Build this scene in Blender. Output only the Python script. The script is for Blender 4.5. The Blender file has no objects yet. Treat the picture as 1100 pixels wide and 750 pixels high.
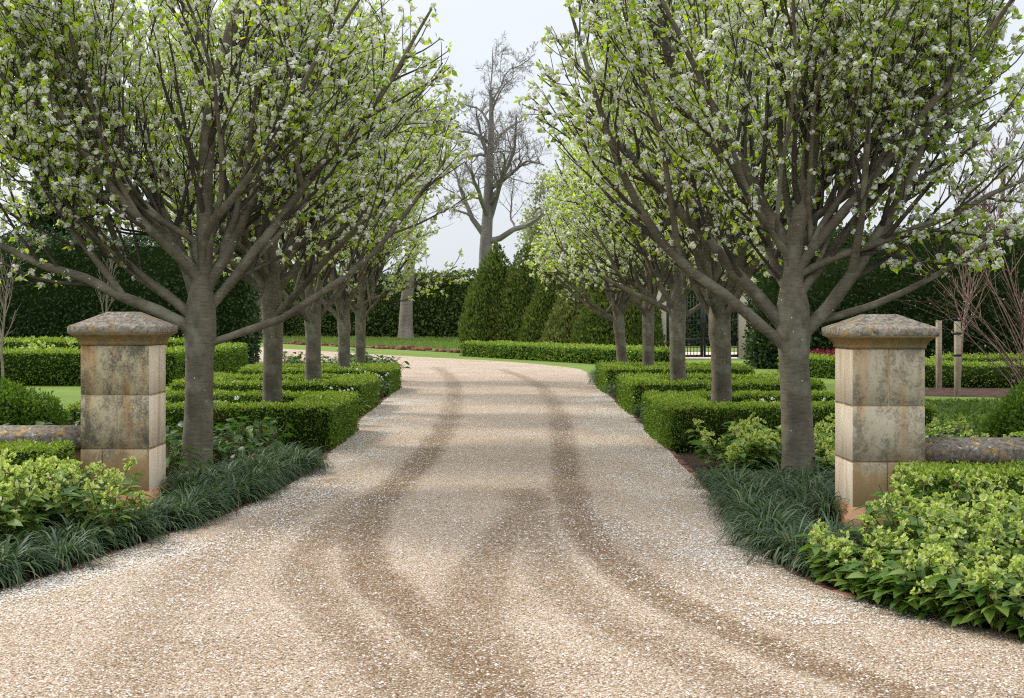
import bpy, math, random
import numpy as np
from math import radians as R, pi

RNG = np.random.default_rng(7)
C = bpy.context.scene.collection
F, CX, HZ, EYE = 1460.0, 537.0, 343.0, 1.65      # focal (photo px), vanishing point, eye height


# ------------------------------------------------------------------ helpers
class MB:
    """collects pieces (verts, faces, material index) -> one mesh object"""
    def __init__(s):
        s.v, s.f, s.m, s.n = [], [], [], 0

    def add(s, v, f, mi=0):
        v = np.asarray(v, float).reshape(-1, 3)
        f = np.asarray(f, int)
        if len(f) == 0:
            return s
        s.v.append(v); s.f.append(f + s.n); s.m.append(mi); s.n += len(v)
        return s

    def box(s, lo, hi, mi=0, bev=0.0):
        x0, y0, z0 = lo; x1, y1, z1 = hi
        b = bev
        if b <= 0:
            v = [(x0, y0, z0), (x1, y0, z0), (x1, y1, z0), (x0, y1, z0), (x0, y0, z1), (x1, y0, z1), (x1, y1, z1), (x0, y1, z1)]
            s.add(v, [(0, 3, 2, 1), (4, 5, 6, 7), (0, 1, 5, 4), (1, 2, 6, 5), (2, 3, 7, 6), (3, 0, 4, 7)], mi)
        else:
            rings = [(z0, b), (z0 + b, 0), (z1 - b, 0), (z1, b)]
            pts = []
            for z, o in rings:
                a = b + o
                pts += [(x0 + a, y0 + o, z), (x1 - a, y0 + o, z), (x1 - o, y0 + a, z), (x1 - o, y1 - a, z),
                        (x1 - a, y1 - o, z), (x0 + a, y1 - o, z), (x0 + o, y1 - a, z), (x0 + o, y0 + a, z)]
            q = []
            for r in range(3):
                for i in range(8):
                    j = (i + 1) % 8
                    q.append((r * 8 + i, r * 8 + j, r * 8 + 8 + j, r * 8 + 8 + i))
            s.add(pts, q, mi)
            n = s.n - 32
            s.f.append(np.array([[n + 7 - i for i in range(8)]])); s.v.append(np.zeros((0, 3))); s.m.append(mi)
            s.f.append(np.array([[n + 24 + i for i in range(8)]])); s.v.append(np.zeros((0, 3))); s.m.append(mi)
        return s

    def tube(s, pts, rad, k=6, mi=0, cap=False):
        pts = np.asarray(pts, float); n = len(pts)
        rad = np.broadcast_to(np.asarray(rad, float), (n,))
        t = np.gradient(pts, axis=0)
        t /= np.linalg.norm(t, axis=1)[:, None] + 1e-9
        ref = np.array([0.31, 0.95, 0.05]) if abs(t[0, 1]) < 0.8 else np.array([1.0, 0.1, 0.05])
        u = np.cross(t, ref); u /= np.linalg.norm(u, axis=1)[:, None] + 1e-9
        w = np.cross(t, u)
        a = np.arange(k) * 2 * pi / k
        v = pts[:, None, :] + rad[:, None, None] * (np.cos(a)[None, :, None] * u[:, None, :] + np.sin(a)[None, :, None] * w[:, None, :])
        i = np.arange(n - 1)[:, None] * k; j = np.arange(k)[None, :]; j2 = (j + 1) % k
        q = np.stack([i + j, i + j2, i + k + j2, i + k + j], -1).reshape(-1, 4)
        s.add(v.reshape(-1, 3), q, mi)
        if cap:
            n0 = s.n - n * k
            for base, rev in ((n0, True), (n0 + (n - 1) * k, False)):
                ring = [base + x for x in range(k)]
                s.f.append(np.array([ring[::-1] if rev else ring])); s.v.append(np.zeros((0, 3))); s.m.append(mi)
        return s

    def build(s, name, mats, parent=None, smooth=False, loc=None, rotz=0):
        me = bpy.data.meshes.new(name)
        V = np.concatenate(s.v) if s.v else np.zeros((0, 3))
        tot = np.concatenate([np.full(len(f), f.shape[1]) for f in s.f]).astype(np.int32)
        loops = np.concatenate([f.ravel() for f in s.f]).astype(np.int32)
        mi = np.concatenate([np.full(len(f), m) for f, m in zip(s.f, s.m)]).astype(np.int32)
        me.vertices.add(len(V)); me.vertices.foreach_set('co', V.astype(np.float32).ravel())
        me.loops.add(len(loops)); me.loops.foreach_set('vertex_index', loops)
        me.polygons.add(len(tot))
        st = np.concatenate([[0], np.cumsum(tot)[:-1]]).astype(np.int32)
        me.polygons.foreach_set('loop_start', st); me.polygons.foreach_set('loop_total', tot)
        me.polygons.foreach_set('material_index', mi)
        if smooth:
            me.polygons.foreach_set('use_smooth', np.ones(len(tot), bool))
        for m in (mats if isinstance(mats, (list, tuple)) else [mats]):
            me.materials.append(m)
        me.update(calc_edges=True); me.validate()
        o = bpy.data.objects.new(name, me); C.objects.link(o)
        if parent is not None:
            o.parent = parent
        if loc is not None:
            o.location = loc
        o.rotation_euler.z = rotz
        return o


def tag(o, label=None, cat=None, group=None, kind=None):
    if label: o['label'] = label
    if cat: o['category'] = cat
    if group: o['group'] = group
    if kind: o['kind'] = kind
    return o


def thing(name, label, cat, loc=(0, 0, 0), rotz=0, group=None):
    o = bpy.data.objects.new(name, None); C.objects.link(o)
    o.empty_display_size = 0.2
    o.location = loc; o.rotation_euler.z = rotz
    return tag(o, label, cat, group)


def dup(root, loc, rotz=0, label=None, group=None, scale=None):
    r = root.copy(); C.objects.link(r); r.location = loc; r.rotation_euler = (0, 0, rotz)
    if scale is not None: r.scale = (scale,) * 3 if np.isscalar(scale) else scale
    if label: r['label'] = label
    if group: r['group'] = group
    for ch in list(root.children):
        c = ch.copy(); C.objects.link(c); c.parent = r
        for g in ch.children:
            d = g.copy(); C.objects.link(d); d.parent = c
    return r


def nrm(a):
    return a / (np.linalg.norm(a, axis=-1, keepdims=True) + 1e-9)


def rdir(n, rng=RNG):
    return nrm(rng.normal(size=(n, 3)))


def quads(P, D, N, L, W, fold=0.0):
    """rhombic leaves: base P, along D, normal N"""
    P, D, N = np.asarray(P), nrm(D), np.asarray(N)
    S = nrm(np.cross(D, N)); N = np.cross(S, D)
    L = np.broadcast_to(L, (len(P),))[:, None]; W = np.broadcast_to(W, (len(P),))[:, None]
    v = np.stack([P, P + D * L * 0.45 + S * W + N * fold * W, P + D * L, P + D * L * 0.45 - S * W + N * fold * W], 1)
    f = np.arange(len(P) * 4).reshape(-1, 4)
    return v.reshape(-1, 3), f


def leaflets(mb, P, D, N, L, W, fold=0.35, droop=0.25, mi=0):
    """pointed leaves with a folded midrib, 8 verts each"""
    P, D = np.asarray(P, float), nrm(D)
    S = nrm(np.cross(D, N)); N = np.cross(S, D)
    n = len(P)
    L = np.broadcast_to(L, (n,))[:, None]; W = np.broadcast_to(W, (n,))[:, None]

    def pt(t, w):
        return P + D * L * t - N * droop * L * t * t + S * W * w + N * fold * W * abs(w)
    v = np.stack([pt(0, 0), pt(.33, 1), pt(.36, 0), pt(.33, -1), pt(.7, .68), pt(.72, 0), pt(.7, -.68), pt(1, 0)], 1)
    b = (np.arange(n) * 8)[:, None]
    tri = np.concatenate([b + np.array([t]) for t in ([0, 2, 1], [0, 3, 2], [4, 5, 7], [5, 6, 7])])
    qd = np.concatenate([b + np.array([t]) for t in ([1, 2, 5, 4], [2, 3, 6, 5])])
    n0 = mb.n
    mb.add(v.reshape(-1, 3), tri, mi)
    mb.f.append(qd + n0); mb.v.append(np.zeros((0, 3))); mb.m.append(mi)


def lump(p, freq, seed=0):
    """smooth pseudo noise about -1..1 from summed sines"""
    r = np.random.default_rng(seed + 100)
    out = np.zeros(len(p))
    for i in range(7):
        k = r.normal(size=3) * freq * (1 + 0.45 * i)
        out += np.sin(p @ k + r.uniform(0, 6.28)) / (1 + 0.35 * i)
    return out / 2.6


# ------------------------------------------------------------------ materials
def new_mat(name):
    m = bpy.data.materials.new(name); m.use_nodes = True
    nt = m.node_tree; nt.nodes.clear()
    out = nt.nodes.new('ShaderNodeOutputMaterial')
    return m, nt, out


def ramp(nt, fac, stops):
    n = nt.nodes.new('ShaderNodeValToRGB')
    el = n.color_ramp.elements
    while len(el) < len(stops): el.new(0.5)
    for e, (p, c) in zip(el, stops):
        e.position = p; e.color = (*c, 1) if len(c) == 3 else c
    nt.links.new(fac, n.inputs[0])
    return n.outputs[0]


def noise(nt, vec, scale, detail=4, rough=0.55):
    n = nt.nodes.new('ShaderNodeTexNoise'); n.inputs['Scale'].default_value = scale
    n.inputs['Detail'].default_value = detail; n.inputs['Roughness'].default_value = rough
    if vec is not None: nt.links.new(vec, n.inputs['Vector'])
    return n.outputs['Fac']


def mixc(nt, fac, a, b, mode='MIX'):
    n = nt.nodes.new('ShaderNodeMixRGB'); n.blend_type = mode
    for s, v in ((0, fac), (1, a), (2, b)):
        if hasattr(v, 'links') or hasattr(v, 'is_linked'):
            nt.links.new(v, n.inputs[s])
        elif s == 0:
            n.inputs[0].default_value = v
        else:
            n.inputs[s].default_value = (*v, 1)
    return n.outputs[0]


def objco(nt):
    return nt.nodes.new('ShaderNodeTexCoord').outputs['Object']


def mapping(nt, vec, scale):
    n = nt.nodes.new('ShaderNodeMapping'); n.inputs['Scale'].default_value = scale
    nt.links.new(vec, n.inputs[0]); return n.outputs[0]


def princ(nt, out, col, rough=0.8, bump=None, bstr=0.3, bdist=0.01, spec=0.3):
    b = nt.nodes.new('ShaderNodeBsdfPrincipled')
    if isinstance(col, tuple): b.inputs['Base Color'].default_value = (*col, 1)
    else: nt.links.new(col, b.inputs['Base Color'])
    b.inputs['Roughness'].default_value = rough
    b.inputs['Specular IOR Level'].default_value = spec
    if bump is not None:
        n = nt.nodes.new('ShaderNodeBump'); n.inputs['Strength'].default_value = bstr; n.inputs['Distance'].default_value = bdist
        nt.links.new(bump, n.inputs['Height']); nt.links.new(n.outputs[0], b.inputs['Normal'])
    nt.links.new(b.outputs[0], out.inputs[0])
    return b


def leaf_mat(name, stops, trans=0.35, rough=0.55, spec=0.3, tcol=None, patch=None):
    m, nt, out = new_mat(name)
    g = nt.nodes.new('ShaderNodeNewGeometry')
    col = ramp(nt, g.outputs['Random Per Island'], stops)
    if patch:
        scale, c, lo, hi = patch
        f = ramp(nt, noise(nt, objco(nt), scale, 3), [(lo, (0, 0, 0)), (hi, (1, 1, 1))])
        col = mixc(nt, f, col, c)
    b = princ(nt, out, col, rough, spec=spec)
    if trans > 0:
        t = nt.nodes.new('ShaderNodeBsdfTranslucent')
        nt.links.new(mixc(nt, 1.0, col, tcol or (1.5, 1.6, 0.7), 'MULTIPLY'), t.inputs[0])
        mx = nt.nodes.new('ShaderNodeMixShader'); mx.inputs[0].default_value = trans
        nt.links.new(b.outputs[0], mx.inputs[1]); nt.links.new(t.outputs[0], mx.inputs[2])
        nt.links.new(mx.outputs[0], out.inputs[0])
    return m


def bark_mat(name, c1, c2, scale=6, specks=0.0, lich=None):
    m, nt, out = new_mat(name)
    co = objco(nt)
    n1 = noise(nt, mapping(nt, co, (1, 1, 0.35)), scale, 4, 0.55)
    n2 = noise(nt, mapping(nt, co, (1, 1, 5)), scale * 2.2, 4, 0.6)
    col = ramp(nt, n1, [(0.3, c1), (0.7, c2)])
    col = mixc(nt, ramp(nt, n2, [(0.42, (0, 0, 0)), (0.7, (0.55,) * 3)]), col, tuple(0.5 * x for x in c1))
    if lich:
        col = mixc(nt, ramp(nt, noise(nt, co, scale * 0.7, 5), [(0.52, (0, 0, 0)), (0.66, (0.7,) * 3)]), col, lich)
    if specks > 0:
        v = nt.nodes.new('ShaderNodeTexVoronoi'); v.inputs['Scale'].default_value = 16; nt.links.new(co, v.inputs['Vector'])
        f = ramp(nt, v.outputs['Distance'], [(0.0, (1, 1, 1)), (specks, (1, 1, 1)), (specks + 0.03, (0, 0, 0))])
        f2 = ramp(nt, noise(nt, co, 3.2, 2), [(0.52, (0, 0, 0)), (0.6, (1, 1, 1))])
        col = mixc(nt, mixc(nt, 1.0, f, f2, 'MULTIPLY'), col, (0.75, 0.73, 0.68))
    princ(nt, out, col, 0.85, mixc(nt, 0.5, n1, n2), 0.35, 0.01, spec=0.2)
    return m


M = {}
M['bark'] = bark_mat('pear_bark', (0.096, 0.083, 0.058), (0.205, 0.182, 0.132), 5, 0.085, (0.25, 0.245, 0.18))
M['bark_thin'] = bark_mat('pear_twig', (0.05, 0.043, 0.033), (0.11, 0.096, 0.074), 5)
M['bark_gum'] = bark_mat('gum_bark', (0.13, 0.105, 0.085), (0.3, 0.26, 0.22), 1.2)
M['bark_bare'] = bark_mat('bare_bark', (0.15, 0.138, 0.122), (0.3, 0.28, 0.25), 1.0)
M['bark_brown'] = bark_mat('brown_twig', (0.16, 0.105, 0.08), (0.26, 0.18, 0.14), 2.0)
M['twig_pink'] = bark_mat('pink_twig', (0.2, 0.12, 0.095), (0.36, 0.25, 0.2), 5)
M['twig_pale'] = bark_mat('pale_twig', (0.22, 0.17, 0.14), (0.36, 0.3, 0.25), 5)
M['stake'] = bark_mat('stake_wood', (0.26, 0.2, 0.14), (0.42, 0.35, 0.26), 6)
M['pear_leaf'] = leaf_mat('pear_leaf', [(0, (0.19, 0.29, 0.024)), (0.5, (0.3, 0.4, 0.042)), (1, (0.43, 0.51, 0.095))], 0.58, tcol=(1.7, 1.75, 0.6))
M['blossom'] = leaf_mat('pear_blossom', [(0, (0.8, 0.8, 0.74)), (0.8, (0.88, 0.88, 0.84)), (1, (0.72, 0.68, 0.6))], 0.4, 0.7, 0.1, tcol=(1, 1, 0.96))
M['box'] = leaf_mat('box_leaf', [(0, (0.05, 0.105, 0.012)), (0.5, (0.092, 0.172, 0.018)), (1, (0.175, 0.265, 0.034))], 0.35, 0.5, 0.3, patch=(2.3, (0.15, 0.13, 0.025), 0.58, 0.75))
M['box_new_lit'] = leaf_mat('box_new_lit_leaf', [(0, (0.165, 0.24, 0.02)), (0.5, (0.25, 0.34, 0.033)), (1, (0.35, 0.43, 0.065))], 0.3, 0.45, 0.35)  # spring growth, with the brightness of sunlit hedge tops put into its colour
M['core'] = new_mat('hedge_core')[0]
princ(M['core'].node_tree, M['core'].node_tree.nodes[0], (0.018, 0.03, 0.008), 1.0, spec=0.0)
M['dark'] = leaf_mat('cypress_leaf', [(0, (0.015, 0.033, 0.01)), (0.6, (0.035, 0.066, 0.019)), (1, (0.07, 0.115, 0.032))], 0.2, 0.6, 0.2)
M['mid'] = leaf_mat('far_hedge_leaf', [(0, (0.045, 0.072, 0.018)), (0.6, (0.085, 0.125, 0.03)), (1, (0.14, 0.185, 0.05))], 0.2, 0.6, 0.2)
M['conifer'] = leaf_mat('conifer_leaf', [(0, (0.055, 0.085, 0.018)), (0.6, (0.10, 0.14, 0.028)), (1, (0.17, 0.205, 0.045))], 0.25, 0.6, 0.2)
M['olive'] = leaf_mat('conifer_olive_leaf', [(0, (0.09, 0.11, 0.032)), (0.6, (0.16, 0.185, 0.055)), (1, (0.23, 0.25, 0.08))], 0.25, 0.6, 0.2)
M['gumleaf'] = leaf_mat('gum_leaf', [(0, (0.2, 0.22, 0.11)), (1, (0.36, 0.37, 0.2))], 0.35)
M['hel_leaf'] = leaf_mat('hellebore_leaf', [(0, (0.045, 0.11, 0.018)), (0.6, (0.09, 0.17, 0.026)), (1, (0.18, 0.26, 0.05))], 0.3, 0.45, 0.4)
M['hel_flower'] = leaf_mat('hellebore_flower', [(0, (0.24, 0.33, 0.07)), (0.5, (0.40, 0.47, 0.14)), (1, (0.60, 0.63, 0.3))], 0.4, 0.5, 0.3)
M['hel_stem'] = leaf_mat('hellebore_stem', [(0, (0.1, 0.13, 0.03)), (0.7, (0.13, 0.12, 0.035)), (1, (0.14, 0.06, 0.035))], 0)
M['arum'] = leaf_mat('broad_leaf', [(0, (0.03, 0.08, 0.014)), (0.6, (0.055, 0.125, 0.02)), (1, (0.1, 0.18, 0.035))], 0.25, 0.45, 0.35)
M['liriope'] = leaf_mat('liriope_blade', [(0, (0.026, 0.056, 0.022)), (0.6, (0.055, 0.1, 0.042)), (0.93, (0.13, 0.18, 0.095)), (1, (0.26, 0.22, 0.11))], 0.25, 0.5, 0.3)
M['cover'] = leaf_mat('ground_cover_leaf', [(0, (0.05, 0.1, 0.014)), (0.5, (0.085, 0.15, 0.02)), (1, (0.14, 0.2, 0.035))], 0.3)
M['grass'] = leaf_mat('long_grass', [(0, (0.085, 0.145, 0.03)), (1, (0.17, 0.235, 0.06))], 0.3)
M['red'] = leaf_mat('crimson_petal', [(0, (0.13, 0.012, 0.025)), (1, (0.26, 0.025, 0.05))], 0.2)
M['pinkbud'] = leaf_mat('pink_bud', [(0, (0.7, 0.4, 0.42)), (1, (0.8, 0.6, 0.6))], 0.2)
m, nt, out = new_mat('black_iron'); princ(nt, out, (0.012, 0.012, 0.013), 0.45, spec=0.5); M['iron'] = m


def stone_mat(name, weather, stain, base1, base2, low=True):
    m, nt, out = new_mat(name)
    co = objco(nt)
    n = noise(nt, co, 5, 8, 0.65); fine = noise(nt, co, 55, 5, 0.7)
    col = ramp(nt, n, [(0.3, base1), (0.7, base2)])
    # iron-orange staining in vertical streaks
    st = ramp(nt, noise(nt, mapping(nt, co, (7, 7, 0.9)), 1.0, 4), [(0.5, (0, 0, 0)), (0.68, (stain,) * 3)])
    col = mixc(nt, st, col, (0.42, 0.23, 0.085))
    # grey-black lichen crust
    li = ramp(nt, mixc(nt, 0.3, noise(nt, mapping(nt, co, (1.6, 1.6, 1.0)), 3.4, 9, 0.75), fine), [(0.53 - 0.09 * weather, (0, 0, 0)), (0.56, (0.9 * weather,) * 3)])
    col = mixc(nt, li, col, (0.105, 0.098, 0.072))
    # pale flecks and rusty spots
    fl = ramp(nt, noise(nt, co, 30, 6, 0.75), [(0.6, (0, 0, 0)), (0.7, (0.55 * weather,) * 3)])
    col = mixc(nt, fl, col, (0.42, 0.4, 0.33))
    if low:   # damp algae and rust rising from the ground
        sep = nt.nodes.new('ShaderNodeSeparateXYZ'); nt.links.new(co, sep.inputs[0])
        ad = nt.nodes.new('ShaderNodeMath'); ad.operation = 'MULTIPLY_ADD'; ad.inputs[1].default_value = 0.35
        nt.links.new(noise(nt, co, 4, 4), ad.inputs[0]); nt.links.new(sep.outputs[2], ad.inputs[2])
        f = ramp(nt, ad.outputs[0], [(0.58, (0.8,) * 3), (0.8, (0, 0, 0))])
        col = mixc(nt, f, col, (0.30, 0.195, 0.075))
    princ(nt, out, col, 0.92, mixc(nt, 0.5, n, fine), 0.4, 0.008, spec=0.15)
    return m


M['stone_w'] = stone_mat('stone_weathered', 1.0, 0.95, (0.46, 0.385, 0.235), (0.56, 0.48, 0.315))
M['stone_m'] = stone_mat('stone_part_weathered', 0.72, 0.6, (0.46, 0.40, 0.28), (0.56, 0.49, 0.36))
M['stone_c'] = stone_mat('stone_clean', 0.0, 0.55, (0.69, 0.57, 0.41), (0.77, 0.67, 0.52), False)
M['stone_base'] = stone_mat('stone_plinth', 0.12, 0.9, (0.42, 0.21, 0.1), (0.54, 0.32, 0.18), False)
M['mortar'] = stone_mat('mortar', 0.3, 0.9, (0.36, 0.28, 0.18), (0.44, 0.33, 0.2), False)
M['pier'] = stone_mat('pale_pier_stone', 0.25, 0.2, (0.44, 0.39, 0.31), (0.52, 0.47, 0.39), False)


def cap_mat(name='stone_cap', k=1.0):
    m, nt, out = new_mat(name)
    co = objco(nt)
    fine = noise(nt, co, 40, 6, 0.75)
    col = ramp(nt, noise(nt, co, 26, 7, 0.75), [(0.36, (0.10 * k, 0.085 * k, 0.06 * k)), (0.5, (0.28 * k, 0.24 * k, 0.185 * k)), (0.66, (0.44 * k, 0.41 * k, 0.36 * k))])
    col = mixc(nt, ramp(nt, noise(nt, co, 11, 6, 0.7), [(0.55, (0, 0, 0)), (0.62, (0.8,) * 3)]), col, (0.4, 0.235, 0.06))
    col = mixc(nt, ramp(nt, noise(nt, co, 24, 5, 0.7), [(0.58, (0, 0, 0)), (0.66, (0.8,) * 3)]), col, (0.55, 0.54, 0.5))
    princ(nt, out, col, 0.95, fine, 0.5, 0.008, spec=0.1)
    return m


M['cap'] = cap_mat('stone_cap', 0.88); M['cope'] = cap_mat('stone_coping', 0.62)
M['cap_under'] = stone_mat('stone_cap_moulding', 0.55, 0.9, (0.25, 0.185, 0.085), (0.34, 0.25, 0.13), False)


def gravel_mat():
    m, nt, out = new_mat('gravel')
    co = objco(nt)
    vor = nt.nodes.new('ShaderNodeTexVoronoi'); vor.inputs['Scale'].default_value = 108; nt.links.new(co, vor.inputs['Vector'])
    sep = nt.nodes.new('ShaderNodeSeparateXYZ'); nt.links.new(vor.outputs['Color'], sep.inputs[0])
    col = ramp(nt, sep.outputs[0], [(0.0, (0.13, 0.085, 0.05)), (0.16, (0.36, 0.262, 0.17)), (0.5, (0.55, 0.435, 0.315)),
                                    (0.84, (0.66, 0.56, 0.445)), (0.95, (0.76, 0.72, 0.67)), (1.0, (0.82, 0.81, 0.79))])
    tr = nt.nodes.new('ShaderNodeAttribute'); tr.attribute_name = 'wear'
    dark = ramp(nt, sep.outputs[0], [(0.0, (0.09, 0.056, 0.028)), (0.3, (0.205, 0.135, 0.073)), (0.82, (0.315, 0.215, 0.125)), (0.94, (0.62, 0.58, 0.53))])
    w = nt.nodes.new('ShaderNodeMath'); w.operation = 'MULTIPLY'
    nt.links.new(tr.outputs['Fac'], w.inputs[0])
    nt.links.new(ramp(nt, noise(nt, co, 5, 6, 0.7), [(0.3, (0.6,) * 3), (0.55, (1, 1, 1))]), w.inputs[1])
    big = ramp(nt, noise(nt, co, 0.6, 5), [(0.38, (0.0,) * 3), (0.68, (0.3,) * 3)])
    col = mixc(nt, big, col, dark)
    col = mixc(nt, w.outputs[0], col, dark)
    # gaps between stones
    gap = ramp(nt, vor.outputs['Distance'], [(0.45, (1, 1, 1)), (0.85, (0.42, 0.36, 0.3))])
    col = mixc(nt, 1.0, col, gap, 'MULTIPLY')
    inv = nt.nodes.new('ShaderNodeMath'); inv.operation = 'SUBTRACT'; inv.inputs[0].default_value = 1
    nt.links.new(vor.outputs['Distance'], inv.inputs[1])
    princ(nt, out, col, 0.9, inv.outputs[0], 0.9, 0.008, spec=0.2)
    return m


M['gravel'] = gravel_mat()


def ground_mat(name, stops, scale, bscale, bstr=0.5, bd=0.03):
    m, nt, out = new_mat(name)
    co = objco(nt)
    col = ramp(nt, mixc(nt, 0.55, noise(nt, co, scale, 6, 0.65), noise(nt, co, bscale, 4, 0.7)), stops)
    princ(nt, out, col, 0.95, noise(nt, co, bscale, 5, 0.8), bstr, bd, spec=0.1)
    return m


M['lawn'] = ground_mat('lawn', [(0.35, (0.10, 0.155, 0.03)), (0.5, (0.145, 0.21, 0.042)), (0.65, (0.185, 0.255, 0.06))], 0.5, 60)
M['soil'] = ground_mat('soil', [(0.35, (0.03, 0.02, 0.013)), (0.65, (0.085, 0.058, 0.038))], 3, 50)
M['mulch'] = ground_mat('mulch', [(0.38, (0.025, 0.016, 0.011)), (0.5, (0.07, 0.042, 0.03)), (0.62, (0.15, 0.095, 0.068))], 4, 35, 0.9)
M['pathm'] = ground_mat('pale_path', [(0.3, (0.5, 0.42, 0.32)), (0.7, (0.62, 0.54, 0.43))], 1, 60)


def brick_mat():
    m, nt, out = new_mat('brick')
    g = nt.nodes.new('ShaderNodeNewGeometry')
    col = ramp(nt, g.outputs['Random Per Island'], [(0, (0.10, 0.04, 0.027)), (0.6, (0.19, 0.075, 0.047)), (1, (0.26, 0.13, 0.085))])
    n = noise(nt, objco(nt), 25, 6, 0.7)
    col = mixc(nt, ramp(nt, n, [(0.5, (0, 0, 0)), (0.7, (0.6,) * 3)]), col, (0.1, 0.075, 0.055))
    princ(nt, out, col, 0.9, n, 0.5, 0.01)
    return m


M['brick'] = brick_mat()

# ------------------------------------------------------------------ ground, drive
g = MB().add([(-400, -60, 0), (400, -60, 0), (400, 900, 0), (-400, 900, 0)], [(0, 1, 2, 3)])
tag(g.build('lawn', M['lawn']), kind='structure')

LEFT = [(-14, 3.6), (-6.5, 5.6), (-4.2, 6.9), (-3.35, 7.5), (-2.98, 8.0), (-2.62, 9.7), (-2.27, 11.2), (-2.06, 13), (-2.0, 15.3),
        (-2.08, 16.7), (-2.28, 22), (-2.34, 30), (-2.5, 35.5), (-3.3, 39.5), (-9.3, 50.5), (-20, 72), (-42, 112)]
RIGHT = [(12, 2.6), (6, 4.4), (4, 5.6), (3.1, 6.3), (2.62, 6.9), (2.42, 7.4), (2.05, 7.9), (1.86, 8.6), (1.8, 9.6), (1.93, 12),
         (2.0, 13.8), (2.08, 16.6), (2.24, 22), (2.32, 30), (2.55, 38), (2.7, 43.5), (2.2, 46.5), (0.2, 52.4), (-3.9, 59), (-14.6, 80), (-33, 117)]


def resample(pts, n, smooth=2):
    p = np.array(pts, float)
    for _ in range(smooth):
        q = np.empty((2 * len(p) - 2, 2)); q[0::2] = 0.75 * p[:-1] + 0.25 * p[1:]; q[1::2] = 0.25 * p[:-1] + 0.75 * p[1:]
        p = np.vstack([p[:1], q, p[-1:]])
    d = np.concatenate([[0], np.cumsum(np.linalg.norm(np.diff(p, axis=0), axis=1))])
    return p, d


def at_len(p, d, s):
    return np.stack([np.interp(s, d, p[:, 0]), np.interp(s, d, p[:, 1])], -1)


def at_y(p, y):
    return np.interp(y, p[:, 1], p[:, 0])


PL, DL = resample(LEFT, 0); PR, DR = resample(RIGHT, 0)


def px(x, y):                        # photo pixel on the ground -> ground point
    z = F * EYE / (y - HZ)
    return ((x - CX) * z / F, z)


TRACKS = [
    ([(470, 396), (487, 408), (490, 430), (480, 460), (455, 497), (423, 527), (391, 559), (386, 591), (404, 627), (450, 673), (500, 718), (536, 742), (570, 775)], 1.0, 0.13),
    ([(391, 540), (345, 580), (318, 618), (345, 654), (382, 695), (418, 727), (450, 765)], 0.75, 0.13),
    ([(540, 398), (580, 413), (600, 440), (606, 480), (609, 513), (614, 545), (636, 586), (677, 623), (732, 659), (800, 691), (860, 715), (960, 750)], 1.0, 0.12),
    ([(575, 540), (555, 568), (523, 605), (505, 645), (514, 691), (536, 741), (550, 775)], 0.8, 0.15),
    ([(560, 530), (568, 559), (591, 618), (627, 655), (686, 691), (755, 723), (830, 760)], 0.7, 0.13),
    ([(360, 520), (300, 560), (240, 600), (180, 650), (150, 700), (140, 760)], 0.5, 0.17),
    ([(640, 560), (700, 600), (790, 650), (880, 690), (1000, 730), (1100, 765)], 0.35, 0.14),
]


def seg_dist(P, pl):
    d = np.full(len(P), 1e9)
    for a, b in zip(pl[:-1], pl[1:]):
        ab = b - a; t = np.clip(((P - a) @ ab) / (ab @ ab + 1e-9), 0, 1)
        d = np.minimum(d, np.linalg.norm(P - (a + t[:, None] * ab), axis=1))
    return d


def drive():
    # rows: paired points on both edges, dense near the camera
    nr, ncol = 620, 150
    yl = np.concatenate([np.linspace(-8, 4, 12), np.linspace(4.05, 16, 300), np.linspace(16.1, 36, 220)])
    rows = []
    for y in yl:
        xl = at_y(PL, y) if y > 3.6 else -14; xr = at_y(PR, y) if y > 2.6 else 14
        rows.append((np.array([xl, y]), np.array([xr, y])))
    # bend
    sl0 = np.interp(36, PL[:, 1], DL); sr0 = np.interp(36, PR[:, 1], DR)
    for t in np.linspace(0.004, 1, 110):
        rows.append((at_len(PL, DL, sl0 + (DL[-1] - sl0) * t), at_len(PR, DR, sr0 + (DR[-1] - sr0) * t)))
    u = np.linspace(0, 1, ncol)[None, :, None]
    A = np.array([r[0] for r in rows])[:, None]; B = np.array([r[1] for r in rows])[:, None]
    P = (A * (1 - u) + B * u)
    n, k = P.shape[:2]
    P = P.reshape(-1, 2)
    wear = np.zeros(len(P))
    for pts, s, w in TRACKS:
        pl, _ = resample([px(*q) for q in pts], 0)
        d = seg_dist(P, pl)
        jit = 0.03 * lump(np.c_[P, np.zeros(len(P))], 2.0, 5)
        wear = np.maximum(wear, s * 1.1 * (1 - 0.35 * np.clip((P[:, 1] - 14) / 14, 0, 1)) * np.exp(-(np.abs(d + jit) / (w * 1.3)) ** 4 * 0.6))
    P3 = np.c_[P, np.zeros(len(P))]
    turn = np.clip((11.5 - P[:, 1]) / 5, 0, 1) * np.exp(-((P[:, 0] + 0.2) / 2.6) ** 2)
    wear = np.maximum(wear, turn * (0.3 + 0.3 * lump(P3, 1.6, 8)))       # scuffed turning area by the gateway
    z = 0.012 - 0.012 * wear + 0.006 * lump(np.c_[P, np.zeros(len(P))], 1.5, 3)
    V = np.c_[P, z + 0.02]
    i = np.arange(n - 1)[:, None] * k; j = np.arange(k - 1)[None, :]
    f = np.stack([i + j, i + j + 1, i + k + j + 1, i + k + j], -1).reshape(-1, 4)
    o = MB().add(V, f).build('gravel_drive', M['gravel'], smooth=True)
    a = o.data.attributes.new('wear', 'FLOAT', 'POINT'); a.data.foreach_set('value', wear.astype(np.float32))
    tag(o, kind='structure')


drive()


def sheet(name, pts, mat, z, kind='structure'):
    o = MB().add([(x, y, z) for x, y in pts], [list(range(len(pts)))]).build(name, mat)
    return tag(o, kind=kind)


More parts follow.
